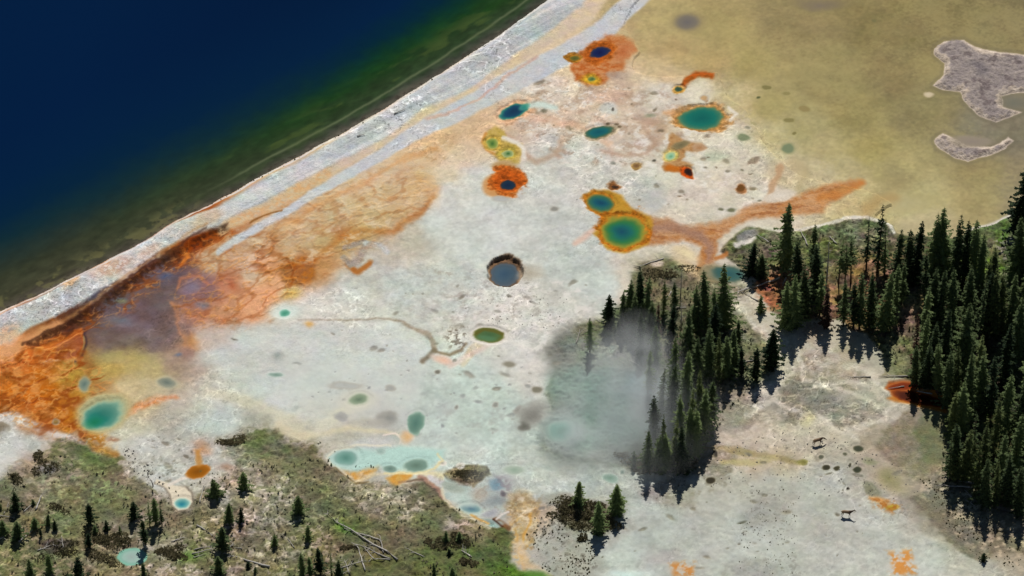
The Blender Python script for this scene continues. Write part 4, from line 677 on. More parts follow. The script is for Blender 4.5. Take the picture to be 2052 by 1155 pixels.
# ------------------------------------------------------------------ helpers for objects
def tag(o, label=None, cat=None, group=None, kind=None):
    if label: o['label'] = label
    if cat: o['category'] = cat
    if group: o['group'] = group
    if kind: o['kind'] = kind
    return o
GAIN = 1.0
def tolin(c):
    c = np.clip(c, 0, 1); return np.where(c <= .04045, c / 12.92, ((c + .055) / 1.055) ** 2.4)
def nd(nt, t, **k):
    n = nt.nodes.new(t)
    for a, b in k.items():
        if a in n.inputs.keys(): n.inputs[a].default_value = b
        else: setattr(n, a, b)
    return n
def math_(nt, op, a, b=None, clamp=False):
    n = nt.nodes.new('ShaderNodeMath'); n.operation = op; n.use_clamp = clamp
    for i, q in enumerate((a, b)):
        if q is None: continue
        if isinstance(q, (int, float)): n.inputs[i].default_value = q
        else: nt.links.new(q, n.inputs[i])
    return n.outputs[0]
def attr_mat(name, rough, spec, noise, bump, scale=1.0):
    m = bpy.data.materials.new(name); m.use_nodes = True; nt = m.node_tree; L = nt.links
    b = nt.nodes['Principled BSDF']; b.inputs['Roughness'].default_value = rough; b.inputs['Specular IOR Level'].default_value = spec
    at = nd(nt, 'ShaderNodeAttribute', attribute_name='Col'); tx = nd(nt, 'ShaderNodeAttribute', attribute_name='Tex')
    tc = nt.nodes.new('ShaderNodeTexCoord')
    n1 = nd(nt, 'ShaderNodeTexNoise', Scale=2.6 * scale, Detail=4.0, Roughness=.65); n2 = nd(nt, 'ShaderNodeTexNoise', Scale=.8 * scale, Detail=4.0, Roughness=.6)
    vo = nd(nt, 'ShaderNodeTexVoronoi', Scale=1.7 * scale)
    for n in (n1, n2, vo): L.new(tc.outputs['Object'], n.inputs['Vector'])
    s = math_(nt, 'ADD', math_(nt, 'MULTIPLY', math_(nt, 'SUBTRACT', n1.outputs[0], .5), 1.6), math_(nt, 'MULTIPLY', math_(nt, 'SUBTRACT', n2.outputs[0], .5), .9))
    s = math_(nt, 'ADD', s, math_(nt, 'MULTIPLY', math_(nt, 'SUBTRACT', vo.outputs['Distance'], .45), .35))
    f = math_(nt, 'ADD', math_(nt, 'MULTIPLY', math_(nt, 'MULTIPLY', s, tx.outputs['Fac']), noise), 1.0)
    mx = nt.nodes.new('ShaderNodeVectorMath'); mx.operation = 'SCALE'; L.new(at.outputs['Color'], mx.inputs[0]); L.new(f, mx.inputs['Scale'])
    L.new(mx.outputs[0], b.inputs['Base Color'])
    bp = nt.nodes.new('ShaderNodeBump'); bp.inputs['Distance'].default_value = bump
    if 'water' in name:
        L.new(n2.outputs[0], bp.inputs['Height']); bp.inputs['Strength'].default_value = .15
    else:
        L.new(n1.outputs[0], bp.inputs['Height']); L.new(math_(nt, 'MULTIPLY', tx.outputs['Fac'], .9), bp.inputs['Strength'])
    L.new(bp.outputs[0], b.inputs['Normal'])
    return m
M_G = attr_mat('mineral_ground', .95, .02, .62, .22)
M_W = attr_mat('water', .08, .12, .3, .02)
M_L = attr_mat('lake_water', .08, .06, .25, .012)

# ------------------------------------------------------------------ build the land sheets from the grid
ctl = tolin(COL) * GAIN
# slight contrast of crust grain
Vt = np.stack([X, Y, Z], -1).reshape(-1, 3).astype(np.float32)
Ct = np.concatenate([ctl.reshape(-1, 3), np.ones((NX * NY, 1))], 1).astype(np.float32)
Tt = TEX.reshape(-1).astype(np.float32)
idx = np.arange(NX * NY).reshape(NY, NX)
Fq = np.stack([idx[:-1, :-1], idx[:-1, 1:], idx[1:, 1:], idx[1:, :-1]], -1).reshape(-1, 4)
FR = RID[:-1, :-1].reshape(-1)
def sheet(name, rid, mat):
    f = Fq[FR == rid]
    if len(f) == 0: return None
    vi, inv = np.unique(f.reshape(-1), return_inverse=True)
    me = bpy.data.meshes.new(name); n = len(f)
    me.vertices.add(len(vi)); me.vertices.foreach_set('co', Vt[vi].reshape(-1))
    me.loops.add(n * 4); me.loops.foreach_set('vertex_index', inv.astype(np.int32).reshape(-1))
    me.polygons.add(n); me.polygons.foreach_set('loop_start', np.arange(0, n * 4, 4, dtype=np.int32))
    me.update(calc_edges=True)
    me.polygons.foreach_set('use_smooth', np.ones(n, bool))
    a = me.attributes.new('Col', 'FLOAT_COLOR', 'POINT'); a.data.foreach_set('color', Ct[vi].reshape(-1))
    a = me.attributes.new('Tex', 'FLOAT', 'POINT'); a.data.foreach_set('value', Tt[vi])
    me.materials.append(mat); o = bpy.data.objects.new(name, me); col.objects.link(o); return o
for nm, r, mt in [('ground', 0, M_G), ('lake', 1, M_L), ('meadow', 2, M_G), ('forest_floor', 3, M_G), ('island_meadow', 4, M_G), ('lagoon', 5, M_W), ('island', 6, M_G), ('island', 7, M_G)]:
    o = sheet(nm, r, mt)
    if o: tag(o, kind='structure')
roots = {}
for i, t in THINGS.items():
    if t['parent'] is None:
        roots[i] = t
for i, t in THINGS.items():
    if t['parent'] is None: continue
    o = sheet(t['name'], i, M_W if t['mat'] == 'water' else M_G)
    if o is None: continue
    r = roots[t['parent']]
    if 'obj' not in r:
        e = bpy.data.objects.new(r['name'], None); col.objects.link(e); tag(e, r['label'], r['cat'], r['group']); r['obj'] = e
        e.empty_display_size = .5
    o.parent = r['obj']
print('sheets', round(time.time() - T0, 1))
def hz(x, y):
    i = int(np.clip(np.searchsorted(XS, x) - 1, 0, NX - 2)); j = int(np.clip(np.searchsorted(YS, y) - 1, 0, NY - 2))
    return float(Z[j, i])
def GP(px, py):
    p = G(px, py); p.z = hz(p.x, p.y); return p

# ------------------------------------------------------------------ conifers
def simple_mat(name, c1, c2, rough=.8, scale=2.0, rand=.35, spec=.2, trans=0):
    m = bpy.data.materials.new(name); m.use_nodes = True; nt = m.node_tree; L = nt.links
    b = nt.nodes['Principled BSDF']; b.inputs['Roughness'].default_value = rough; b.inputs['Specular IOR Level'].default_value = spec
    tc = nt.nodes.new('ShaderNodeTexCoord'); oi = nt.nodes.new('ShaderNodeObjectInfo')
    n = nd(nt, 'ShaderNodeTexNoise', Scale=scale, Detail=3.0); L.new(tc.outputs['Object'], n.inputs['Vector'])
    f = math_(nt, 'ADD', math_(nt, 'MULTIPLY', math_(nt, 'SUBTRACT', n.outputs[0], .5), 2.0), math_(nt, 'ADD', math_(nt, 'MULTIPLY', math_(nt, 'SUBTRACT', oi.outputs['Random'], .5), rand * 2), .5), True)
    mx = nt.nodes.new('ShaderNodeMix'); mx.data_type = 'RGBA'; L.new(f, mx.inputs[0]); mx.inputs[6].default_value = (*c1, 1); mx.inputs[7].default_value = (*c2, 1)
    L.new(mx.outputs[2], b.inputs['Base Color'])
    if trans:
        tr = nt.nodes.new('ShaderNodeBsdfTranslucent'); L.new(mx.outputs[2], tr.inputs['Color']); ms = nt.nodes.new('ShaderNodeMixShader'); ms.inputs[0].default_value = trans
        L.new(b.outputs[0], ms.inputs[1]); L.new(tr.outputs[0], ms.inputs[2]); L.new(ms.outputs[0], nt.nodes['Material Output'].inputs['Surface'])
    return m
M_NEEDLE = simple_mat('dark_needles', (.016, .036, .016), (.21, .28, .11), scale=2.4, trans=.5, rand=.55)  # wide noise range paints sunlit specks onto the dark crowns
M_NEEDLE2 = simple_mat('light_needles', (.030, .050, .014), (.22, .27, .10), scale=2.6, trans=.5)
M_NEEDLE3 = simple_mat('red_brown_needles', (.035, .020, .014), (.12, .065, .04), scale=2.2, trans=.25)
M_BARK = simple_mat('bark', (.05, .035, .025), (.12, .09, .065), scale=4)
M_DEAD = simple_mat('weathered_wood', (.30, .28, .25), (.55, .52, .47), scale=3)
M_SHRUB = simple_mat('shrub_leaves', (.09, .085, .04), (.26, .22, .12), scale=2, trans=.4)
M_ROCK = simple_mat('stone', (.16, .15, .13), (.45, .42, .38), scale=2, rand=.5)
M_TUSS = simple_mat('tussock', (.08, .09, .045), (.22, .20, .12), scale=.4)

class MB:
    def __init__(s): s.v = []; s.f = []
    def tri(s, a, b, c): n = len(s.v); s.v += [a, b, c]; s.f.append((n, n + 1, n + 2))
    def tube(s, pts, rads, n=6):
        base = len(s.v)
        for i, (p, r) in enumerate(zip(pts, rads)):
            p = Vector(p); a = Vector(pts[max(i - 1, 0)]); b = Vector(pts[min(i + 1, len(pts) - 1)]); t = (b - a).normalized()
            u = t.orthogonal().normalized(); w = t.cross(u)
            for k in range(n):
                an = 2 * math.pi * k / n; s.v.append(tuple(p + (u * math.cos(an) + w * math.sin(an)) * r))
        for i in range(len(pts) - 1):
            for k in range(n):
                a = base + i * n + k; b = base + i * n + (k + 1) % n; s.f.append((a, b, b + n, a + n))
        s.f.append(tuple(base + k for k in range(n))[::-1]); s.f.append(tuple(base + (len(pts) - 1) * n + k for k in range(n)))
    def mesh(s, name, mat, smooth=False):
        me = bpy.data.meshes.new(name); me.from_pydata([tuple(q) for q in s.v], [], s.f); me.materials.append(mat)
        if smooth: me.polygons.foreach_set('use_smooth', [True] * len(me.polygons))
        me.update(); return me
def crown_mesh(R, h, wr, clear, dens=1.0, dr=.35, sparse=0, tipp=1.0, seedname='crown', mat=None):
    """h metres tall, wr half width / height, clear = bare fraction"""
    mb = MB(); z = h * clear; nb = 0
    side = [R.uniform(.65, 1.25) for _ in range(8)]
    while z < h * .995:
        t = (z / h - clear) / (1 - clear); prof = (1 - t) ** .68 * (.62 + .38 * min(1, t * 5 + .2)) + .015
        rad0 = h * wr * prof * (R.uniform(.62, 1.18) if R.random() < .8 else .4)
        nbr = max(3, int((7 if t < .8 else 5) * dens))
        a0 = R.uniform(0, 6.28)
        for k in range(nbr):
            if R.random() < sparse: continue
            a = a0 + 6.283 * k / nbr + R.uniform(-.35, .35)
            L_ = rad0 * R.uniform(.5, 1.3) * side[int((a % 6.283) / 6.284 * 8)]
            dx, dy = math.cos(a), math.sin(a); zz = z + R.uniform(-.12, .12)
            ns = max(2, min(6, int(L_ / .38) + 1))
            for s_ in range(ns):
                q0 = s_ / ns; q1 = min(1.12, (s_ + 1.5) / ns)
                drop = lambda q: zz - dr * L_ * (q ** 1.1) + .18 * L_ * q ** 3
                wd_ = (.28 + .20 * L_) * (1 - .55 * q0) * R.uniform(.7, 1.2)
                for sg in (-1, 1):
                    if R.random() < .12: continue
                    an = sg * R.uniform(.45, .95)
                    ex = dx * math.cos(an) - dy * math.sin(an); ey = dx * math.sin(an) + dy * math.cos(an)
                    p0 = (dx * L_ * q0, dy * L_ * q0, drop(q0) + .03)
                    p1 = (dx * L_ * q1, dy * L_ * q1, drop(q1))
                    p2 = (dx * L_ * q0 + ex * wd_ * 1.3, dy * L_ * q0 + ey * wd_ * 1.3, drop(q0) - R.uniform(.1, .4) * wd_ - .04)
                    mb.tri(p0, p1, p2)
        z += (.27 + .12 * (1 - t)) * R.uniform(.7, 1.35) * (h / 12) ** .4 / dens ** .5
    # leader
    for k in range(3):
        a = k * 2.1; mb.tri((.05 * math.cos(a), .05 * math.sin(a), h * .95), (-.07 * math.cos(a + .8), -.07 * math.sin(a + .8), h * .96), (0, 0, h * 1.02))
    return mb.mesh('crown', mat)
def trunk_mesh(R, h, r=None, bend=.0):
    mb = MB(); r = r or h * .013; pts = []; rads = []
    for i in range(7):
        t = i / 6; pts.append((bend * h * t * t + R.uniform(-.01, .01) * h * t, R.uniform(-.008, .008) * h * t, -.3 + (h * .97 + .3) * t)); rads.append(max(.02, r * (1.25 - 1.15 * t) if i else r * 1.5))
    mb.tube(pts, rads, 6); return mb.mesh('trunk', M_BARK, True)
def twig_mesh(R, h, z0=.15, n=38, ln=.09, mat=None):
    mb = MB()
    for i in range(n):
        t = z0 + (1 - z0) * (i / n) ** 1; a = R.uniform(0, 6.28); L_ = h * ln * (1 - t * .75) * R.uniform(.5, 1.3)
        z = t * h * .97; p = [(0, 0, z), (math.cos(a) * L_ * .5, math.sin(a) * L_ * .5, z - L_ * .12), (math.cos(a) * L_, math.sin(a) * L_, z - L_ * .05)]
        mb.tube(p, [.04, .028, .012], 3)
    return mb.mesh('branches', mat)
RND = random.Random(5)
KIND = {}
def mk(kind, n, h, wr, clear, dens, dr, sparse, mat, trunkmat=None, twigs=False):
    L_ = []
    for i in range(n):
        R = random.Random(hash(kind) % 1 + len(kind) * 13 + i * 7)
        tm = trunk_mesh(R, h)
        if trunkmat: tm.materials[0] = trunkmat
        parts = [('trunk', tm)]
        if dens > 0: parts.append(('crown', crown_mesh(R, h, wr * R.uniform(.9, 1.1), clear, dens, dr, sparse, mat=mat)))
        if twigs:
            for q in range(16 if dens == 0 else 5):
                mb = MB(); t = .2 + .75 * (q + R.random()) / (16 if dens == 0 else 5); a = R.uniform(0, 6.28); bl = h * .10 * (1 - t * .7) * R.uniform(.6, 1.3); z = t * h * .97
                mb.tube([(0, 0, z), (math.cos(a) * bl * .5, math.sin(a) * bl * .5, z - bl * .12), (math.cos(a) * bl, math.sin(a) * bl, z - bl * .05)], [.05, .035, .015], 3)
                parts.append(('branch', mb.mesh('branch', trunkmat or M_BARK)))
        L_.append(parts)
    KIND[kind] = (L_, h)
mk('spruce', 4, 12, .175, .04, 1.15, .42, .04, M_NEEDLE)
mk('wide', 2, 12, .22, .03, 1.2, .40, .05, M_NEEDLE)
mk('thin', 3, 12, .142, .10, 1.0, .40, .10, M_NEEDLE)
mk('pine', 2, 12, .17, .40, .8, .22, .25, M_NEEDLE)
mk('open', 2, 12, .15, .12, .7, .30, .30, M_NEEDLE, twigs=True)
mk('light', 3, 9, .19, .03, 1.1, .34, .08, M_NEEDLE2)
mk('brown', 2, 9, .13, .06, 1.0, .40, .12, M_NEEDLE3, twigs=True)
mk('snag', 2, 12, .1, .1, 0, .3, 0, M_NEEDLE, M_DEAD, twigs=True)
mk('young', 3, 4.5, .33, .02, 1.0, .30, .06, M_NEEDLE)
LOOK = dict(spruce='dark green spruce', wide='broad dark spruce', thin='slender dark spruce', pine='bare stemmed pine', open='thin crowned open spruce', light='lighter green fir', brown='reddish brown dying spruce', snag='dead grey snag', young='bushy young fir')
CATN = dict(spruce='spruce tree', wide='spruce tree', thin='spruce tree', pine='pine tree', open='spruce tree', light='fir tree', brown='dying tree', snag='dead tree', young='fir tree')
TREES = []
VS = math.cos(PITCH) * F / DIST      # image px per metre of height
def tree(tx, ty, hp, kind='spruce', wf=1.0, area=''):
    TREES.append([tx, ty, hp, kind, wf, area])
def tl(area, s):
    for e in s.split(';'):
        q = e.split(); tree(float(q[0]), float(q[1]), float(q[2]), q[3] if len(q) > 3 else 'spruce', float(q[4]) if len(q) > 4 else 1.0, area)
tl('R', """1575 406 128 wide 1.1;1506 487 62 spruce 1.2;1524 511 44 spruce 1.3;1598 478 112;1627 454 100 thin 1.2;1635 492 108;1655 465 118 snag;1680 480 88 pine;1692 492 92 pine;1705 475 90 pine 1.1;1736 438 96 open .9;1758 413 132 open 1.15;1772 445 112 open
1575 562 92;1590 548 108 wide .8;1612 535 98;1642 545 88 thin;1655 574 84 brown 1.2;1690 565 84 thin;1710 566 92 thin 1.1;1722 550 108 thin 1.1;1745 545 104 spruce;1774 548 116 wide .95;1796 462 108 thin 1.2;1819 462 104;1833 443 122;1853 500 110 thin;1872 436 124;1887 420 134 wide 1
1914 441 132;1931 451 118 thin 1.2;1949 441 128;1964 470 110;2047 320 150 wide 1.1;2042 440 118 wide 1;1985 500 90 light;1975 520 96 light .8;1602 600 30 young;1524 594 32 young;1543 656 78 spruce 1.3;1513 698 66 thin 1.3;1486 694 60 thin 1.2;1478 640 50 thin
1790 532 96 thin;1805 525 88 thin;1850 582 104 thin 1.1;1833 626 112 brown .8;1846 632 104 thin;1867 640 108;1890 623 122 wide .9;1925 612 132 wide 1;1957 667 112 light .8;1962 560 118 open;1976 542 118;1992 545 128 light .9;2008 540 120 light .7;2022 552 118;2048 548 128 light .8;2036 600 122;1940 530 118;1905 545 122;1880 540 116;1865 535 110
1863 748 30 light 1;1906 782 92 light .9;1985 715 128 thin 1.2;1966 702 118;2040 746 128 wide .9;2010 742 122;1932 858 104 light 1;1914 846 104 thin 1.3;1968 838 128 light .7;1950 818 120 open;1990 792 120 light .7;1903 868 96 open .8;1955 885 108 light .6;1975 915 96;1994 920 92 light .7;2016 905 104;2040 935 96;2054 880 120 light .6;2030 830 120;2012 650 118;2060 660 122
1832 688 84 thin 1.2;1853 682 92;1877 690 98 thin 1.2;1896 700 112;1915 690 118 light .7;1940 710 118;1880 690 100 open;1925 760 110;2062 780 120;2065 450 120;2070 560 120;2000 860 110 thin""".replace('\n', ';'))
tl('C', """1219 590 64 spruce 1.1;1182 640 66 thin 1.0;1285 534 104 spruce;1294 556 100 thin 1.1;1273 592 74;1297 584 80 thin;1317 610 72 brown .9;1364 530 60 snag .8;1353 566 52 thin;1365 600 54 snag;1387 570 104 thin 1.1;1412 541 106 spruce 1;1452 532 124 wide .9;1344 602 84 thin;1397 592 84 thin;1430 575 90 thin
1352 676 112 wide .8;1396 680 108;1418 648 116;1440 668 100 light .6;1468 664 72 wide .9;1456 672 86;1372 700 120;1400 742 112 light .7;1384 770 118 light .6;1408 776 104;1362 790 100;1345 730 104;1332 832 94 light .6;1322 872 66 young;1378 812 96;1422 760 92 thin 1.2;1300 858 84 wide .8;1262 560 84;1246 584 70 thin;1304 600 84;1330 560 70 light .7;1378 620 96 wide .8;1430 610 100;1310 650 80;1286 625 80 wide .8;1336 868 74 spruce 1.2;1312 790 90 spruce;1368 850 92 wide .8;1270 905 30 young;1395 820 92;1350 840 88 light .7;1323 735 90 light .6;1298 700 86 thin;1252 775 1 snag;1240 640 30 young;1268 610 28 young;1356 880 60 young;1404 830 60 thin""".replace('\n', ';').replace('1252 775 1 snag;', ''))
tl('S', """1158 963 50 spruce 1.2;1199 1002 66 spruce 1.1;1236 968 62 spruce 1.35""")
tl('L', """32 986 42 spruce 1.1;8 1042 34 young 1;36 1042 44 young .9;2 1010 12 young;67 1000 14 young;70 1036 28 young;97 1030 28 spruce;111 1042 24 spruce;181 1008 50 thin 1.2;180 1066 36 thin 1.3;190 1050 24 young;213 1040 26 young .8;268 1006 40 young .8;240 1052 18 young .8;82 1060 20 thin;62 1118 46 young .8;100 1112 44 young .7;158 1115 48 young 1;300 1000 64 open .6;312 994 66 thin;325 1002 60 open .6;291 1040 62 thin 1
430 961 42 young 1;489 946 40 young .95;459 1008 46 spruce 1.1;484 1018 34 young .8;445 1054 56 thin 1.4;440 1112 44 spruce 1.2;550 1072 26 young .9;599 990 44 young .9;617 1053 34 young .9;608 1106 60 thin;622 1112 54 thin;642 1098 64 thin;664 1108 56 open .6;680 1120 40 young .7;497 1124 16 young;511 1135 14 young;894 1062 28 young .8;920 1066 20 young;870 1128 30 young .7;906 1136 26 young;1970 1108 20 young .9;333 948 1 young;288 1128 26 young;420 1130 1 young;900 1098 16 young;1010 935 1 young;664 928 6 young""".replace('\n', ';').replace('333 948 1 young;', '').replace('420 1130 1 young;', '').replace('1010 935 1 young;', ''))
# rank for labels
AREA = dict(R='right forest', C='middle wood', S='grey flat islet', L='lower left meadow')
def ordn(n): return {1: 'first', 2: 'second', 3: 'third', 4: 'fourth', 5: 'fifth', 6: 'sixth', 7: 'seventh', 8: 'eighth', 9: 'ninth', 10: 'tenth', 11: 'eleventh', 12: 'twelfth', 13: 'thirteenth', 14: 'fourteenth', 15: 'fifteenth', 16: 'sixteenth'}.get(n, f'{n}th')
ROWS = {'R': [(0, 565, 'along the lagoon edge'), (565, 662, 'in second row'), (662, 735, 'in middle row'), (735, 850, 'in fourth row'), (850, 945, 'in fifth row'), (945, 2000, 'in nearest row')],
        'C': [(0, 650, 'at far edge'), (650, 720, 'in second row'), (720, 830, 'in middle row'), (830, 905, 'in fourth row'), (905, 2000, 'in nearest row')],
        'L': [(0, 1035, 'in far row'), (1035, 1085, 'in middle row'), (1085, 1130, 'in third row'), (1130, 2000, 'along bottom edge')], 'S': [(0, 2000, '')]}
rowlists = {}
for i, t in enumerate(TREES):
    by = t[1] + t[2]
    for a, b, txt in ROWS[t[5]]:
        if a <= by < b: rowlists.setdefault((t[5], txt, CATN[t[3]]), []).append(i); break
LAB = {}
for (ar, txt, look), ids in rowlists.items():
    ids.sort(key=lambda i: TREES[i][0])
    for k, i in enumerate(ids):
        nmk = look.split()[0]
        lk = LOOK[TREES[i][3]]
        if len(ids) == 1: LAB[i] = f"{lk}, the only {nmk} one {txt} of {AREA[ar]}"
        else: LAB[i] = f"{lk}, {ordn(k + 1)} {nmk} from left {txt} of {AREA[ar]}"
SL = {'1158': 'misty grey spruce at the left rear of the bush islet', '1199': 'dark narrow spruce rising from the front of the bush islet', '1236': 'broad spruce at the right end of the bush islet',
      '1970': 'lone brownish little fir on the pale flat at the lower right corner'}
cnt = {}
for i, (tx, ty, hp, kind, wf, ar) in enumerate(TREES):
    if ar == 'L': hp *= .84
    b = GP(tx, ty + hp); protos, h0 = KIND[kind]; k = cnt.get(kind, 0); cnt[kind] = k + 1
    parts = protos[k % len(protos)]
    hm = hp / VS * (CAM - b).length / DIST; s = hm / h0
    nm = CATN[kind].replace(' ', '_')
    e = bpy.data.objects.new(nm, None); col.objects.link(e); e.location = b; e.empty_display_size = .3
    ws = s * wf if kind in ('young', 'light') else s ** .6 * wf
    if kind not in ('young', 'light'): ws = min(ws, s * wf * 1.35)
    if ar == 'L': ws *= 1.3 if kind == 'young' else 1.15
    e.scale = (ws, ws, s); R = random.Random(i * 31 + 5)
    e.rotation_euler = (R.uniform(-.05, .05), R.uniform(-.05, .05), R.uniform(0, 6.28))
    lab = SL.get(str(int(tx)), LAB[i]); tag(e, lab, CATN[kind], 'trees of the ' + AREA[ar])
    for pn, me in parts:
        o = bpy.data.objects.new(pn, me); col.objects.link(o); o.parent = e

# ------------------------------------------------------------------ fallen logs
def log(x1, y1, x2, y2, w=.14, branches=0, label='', group='fallen dead trunks', dark=False):
    a = GP(x1, y1); b = GP(x2, y2); R = random.Random(int(x1 * 7 + y1))
    L_ = (b - a).length; mid = (a + b) / 2
    e = bpy.data.objects.new('fallen_log', None); col.objects.link(e); e.location = (mid.x, mid.y, mid.z + w * .8)
    dirv = (b - a).normalized(); mb = MB(); pts = []; rads = []
    lift = .25
    n = 7
    for i in range(n):
        t = i / (n - 1); p = (a + (b - a) * t) - mid; side = Vector((-dirv.y, dirv.x, 0)) * R.uniform(-.02, .02) * L_
        pts.append(tuple(p + side + Vector((0, 0, lift * (.3 + t * .3))))); rads.append(w * (1.15 - .75 * t))
    mb.tube(pts, rads, 6); o = bpy.data.objects.new('trunk', mb.mesh('trunk', M_DEAD, True)); col.objects.link(o); o.parent = e
    if branches:
        for k in range(branches):
            mb = MB(); t = R.uniform(.25, .98); p = Vector(pts[min(n - 1, int(t * n))]); an = R.choice((-1, 1)) * R.uniform(.5, 1.2)
            d = Vector((dirv.x * math.cos(an) - dirv.y * math.sin(an), dirv.x * math.sin(an) + dirv.y * math.cos(an), R.uniform(0, .7))).normalized() * R.uniform(.5, 1.6)
            mb.tube([tuple(p), tuple(p + d * .5), tuple(p + d)], [.05, .035, .015], 4)
            o = bpy.data.objects.new('branch', mb.mesh('branch', M_DEAD)); col.objects.link(o); o.parent = e
    tag(e, label, 'fallen log', group)
LOGS = [
 (797, 1123, 655, 1035, .20, 10, 'longest pale fallen trunk slanting across the meadow'), (782, 1122, 720, 1094, .13, 14, 'tangled log with many twigs at the butt of the longest trunk'),
 (763, 1083, 690, 1062, .13, 5, 'pale log lying above the longest trunk'), (768, 1110, 762, 1078, .12, 3, 'short log joining the upper log to the twig tangle'), (732, 1146, 715, 1094, .14, 4, 'steep log running down to the left of the twig tangle'),
 (782, 1123, 745, 1123, .10, 2, 'short level log just under the twig tangle'), (750, 1124, 730, 1100, .09, 3, 'thin log inside the triangle of fallen trunks'), (684, 1140, 724, 1129, .11, 8, 'branchy log low left of the twig tangle'),
 (680, 1156, 698, 1146, .10, 1, 'short log cut by the bottom edge near the group of thin firs'), (700, 1150, 690, 1125, .08, 4, 'small cross log over the branchy log'),
 (395, 1053, 440, 1083, .15, 2, 'straight log sloping down right to the slender fir'), (540, 1137, 450, 1110, .20, 5, 'thick log with a root fan right of the slender fir'),
 (385, 1113, 438, 1098, .13, 3, 'lower of two parallel logs left of the slender fir'), (388, 1102, 436, 1091, .11, 2, 'upper of two parallel logs left of the slender fir'), (387, 1120, 408, 1114, .10, 1, 'short dark log below the parallel pair'),
 (400, 1010, 410, 976, .12, 1, 'pale log pointing up beside the tadpole shaped basin'), (343, 1087, 370, 1077, .11, 3, 'short log above the low olive bush'), (72, 1024, 83, 996, .17, 2, 'stout white log right of the tall far fir'),
 (48, 1026, 64, 1012, .11, 2, 'short pale log between the tall far fir and the white log'), (8, 1030, 18, 1008, .09, 1, 'thin log at the far left of the meadow'), (-4, 1035, 25, 1037, .12, 2, 'dark edged log crossing the left border of the meadow'),
 (38, 1088, 66, 1065, .14, 2, 'white log leaning against the big dark bushy fir'), (75, 1104, 112, 1092, .11, 8, 'twiggy log on the dark brush patch'), (127, 1100, 124, 1078, .10, 1, 'short upright looking log right of the brush patch'), (-4, 1083, 8, 1080, .16, 2, 'white stump like log on the left border'),
 (458, 1100, 470, 1090, .12, 6, 'small root plate right of the slender fir'), (485, 1100, 468, 1098, .08, 1, 'twig like log beside the small root plate'), (590, 1098, 576, 1080, .07, 1, 'faint curved log left of the small lone fir'),
 (850, 1118, 812, 1100, .08, 2, 'thin dark stick near the dry gully'), (945, 1118, 925, 1105, .13, 9, 'grey brush heap log in the green of the lower meadow'),
 (1958, 979, 1876, 975, .14, 2, 'long reddish white log in front of the right forest'), (1952, 970, 1920, 965, .12, 1, 'short log just above the long one in front of the right forest'), (1950, 1001, 1933, 983, .10, 1, 'slanting log below the long one in front of the right forest'),
 (1956, 1018, 1934, 1004, .09, 1, 'dark slanting log nearest the shadow tips of the right forest'), (1828, 754, 1760, 756, .14, 2, 'level log just above the upper rust red pool'), (1745, 756, 1698, 758, .12, 1, 'dark log on bare ground left of the rust red pools'),
 (1868, 789, 1838, 785, .13, 0, 'short white log lying in the rust red pool'), (1812, 774, 1780, 779, .10, 0, 'pale log between the two rust red pools'), (1924, 848, 1943, 838, .16, 1, 'white log glinting in the deep shade of the right forest'),
 (1562, 560, 1480, 590, .18, 5, 'long branchy log across the gap between the two woods'), (1500, 579, 1470, 592, .13, 4, 'pale log beside the dark teal pond'), (1520, 605, 1480, 585, .11, 3, 'thin log crossing below the long branchy log'),
 (1545, 491, 1514, 470, .13, 1, 'pale log on the green bank left of the tallest far spruce'), (1619, 493, 1604, 464, .13, 1, 'pale steep log right of the tallest far spruce'), (1676, 491, 1662, 475, .12, 1, 'pale log right of the grey snag'),
 (1575, 560, 1568, 575, .12, 1, 'short white log under the tallest far spruce'), (1330, 520, 1276, 535, .13, 5, 'dark edged log along the top of the middle wood'), (1378, 690, 1366, 673, .13, 2, 'white log inside the middle wood'), (1345, 585, 1335, 603, .10, 1, 'pale short log in the clearing of the middle wood'),
 (1375, 620, 1350, 618, .10, 2, 'thin level log behind the small snag'), (1514, 722, 1464, 734, .13, 3, 'log with white flecks right of the middle wood'), (1275, 590, 1250, 582, .09, 1, 'thin stick on the bare slope left of the middle wood'),
 (1155, 690, 1162, 660, .09, 3, 'thin pale stick at the upper left edge of the steam'), (1225, 655, 1190, 640, .09, 1, 'thin stick above the slender spruce in the steam'), (1280, 733, 1262, 722, .10, 5, 'pale branchy log seen through steam'), (1250, 728, 1238, 722, .09, 2, 'small pale log left of the branchy one in the steam'),
 (1350, 960, 1330, 935, .09, 2, 'stick at the lower tip of the middle wood'), (1365, 945, 1345, 958, .08, 3, 'crossing stick at the lower tip of the middle wood'),
 (1395, 893, 1435, 898, .10, 1, 'thin dark log leading to the narrow brown pit'), (790, 231, 812, 222, .12, 0, 'driftwood pole on the upper beach'), (716, 277, 731, 273, .12, 0, 'short dark driftwood on the middle beach')]
for q in LOGS: log(*q[:6], label=q[6])

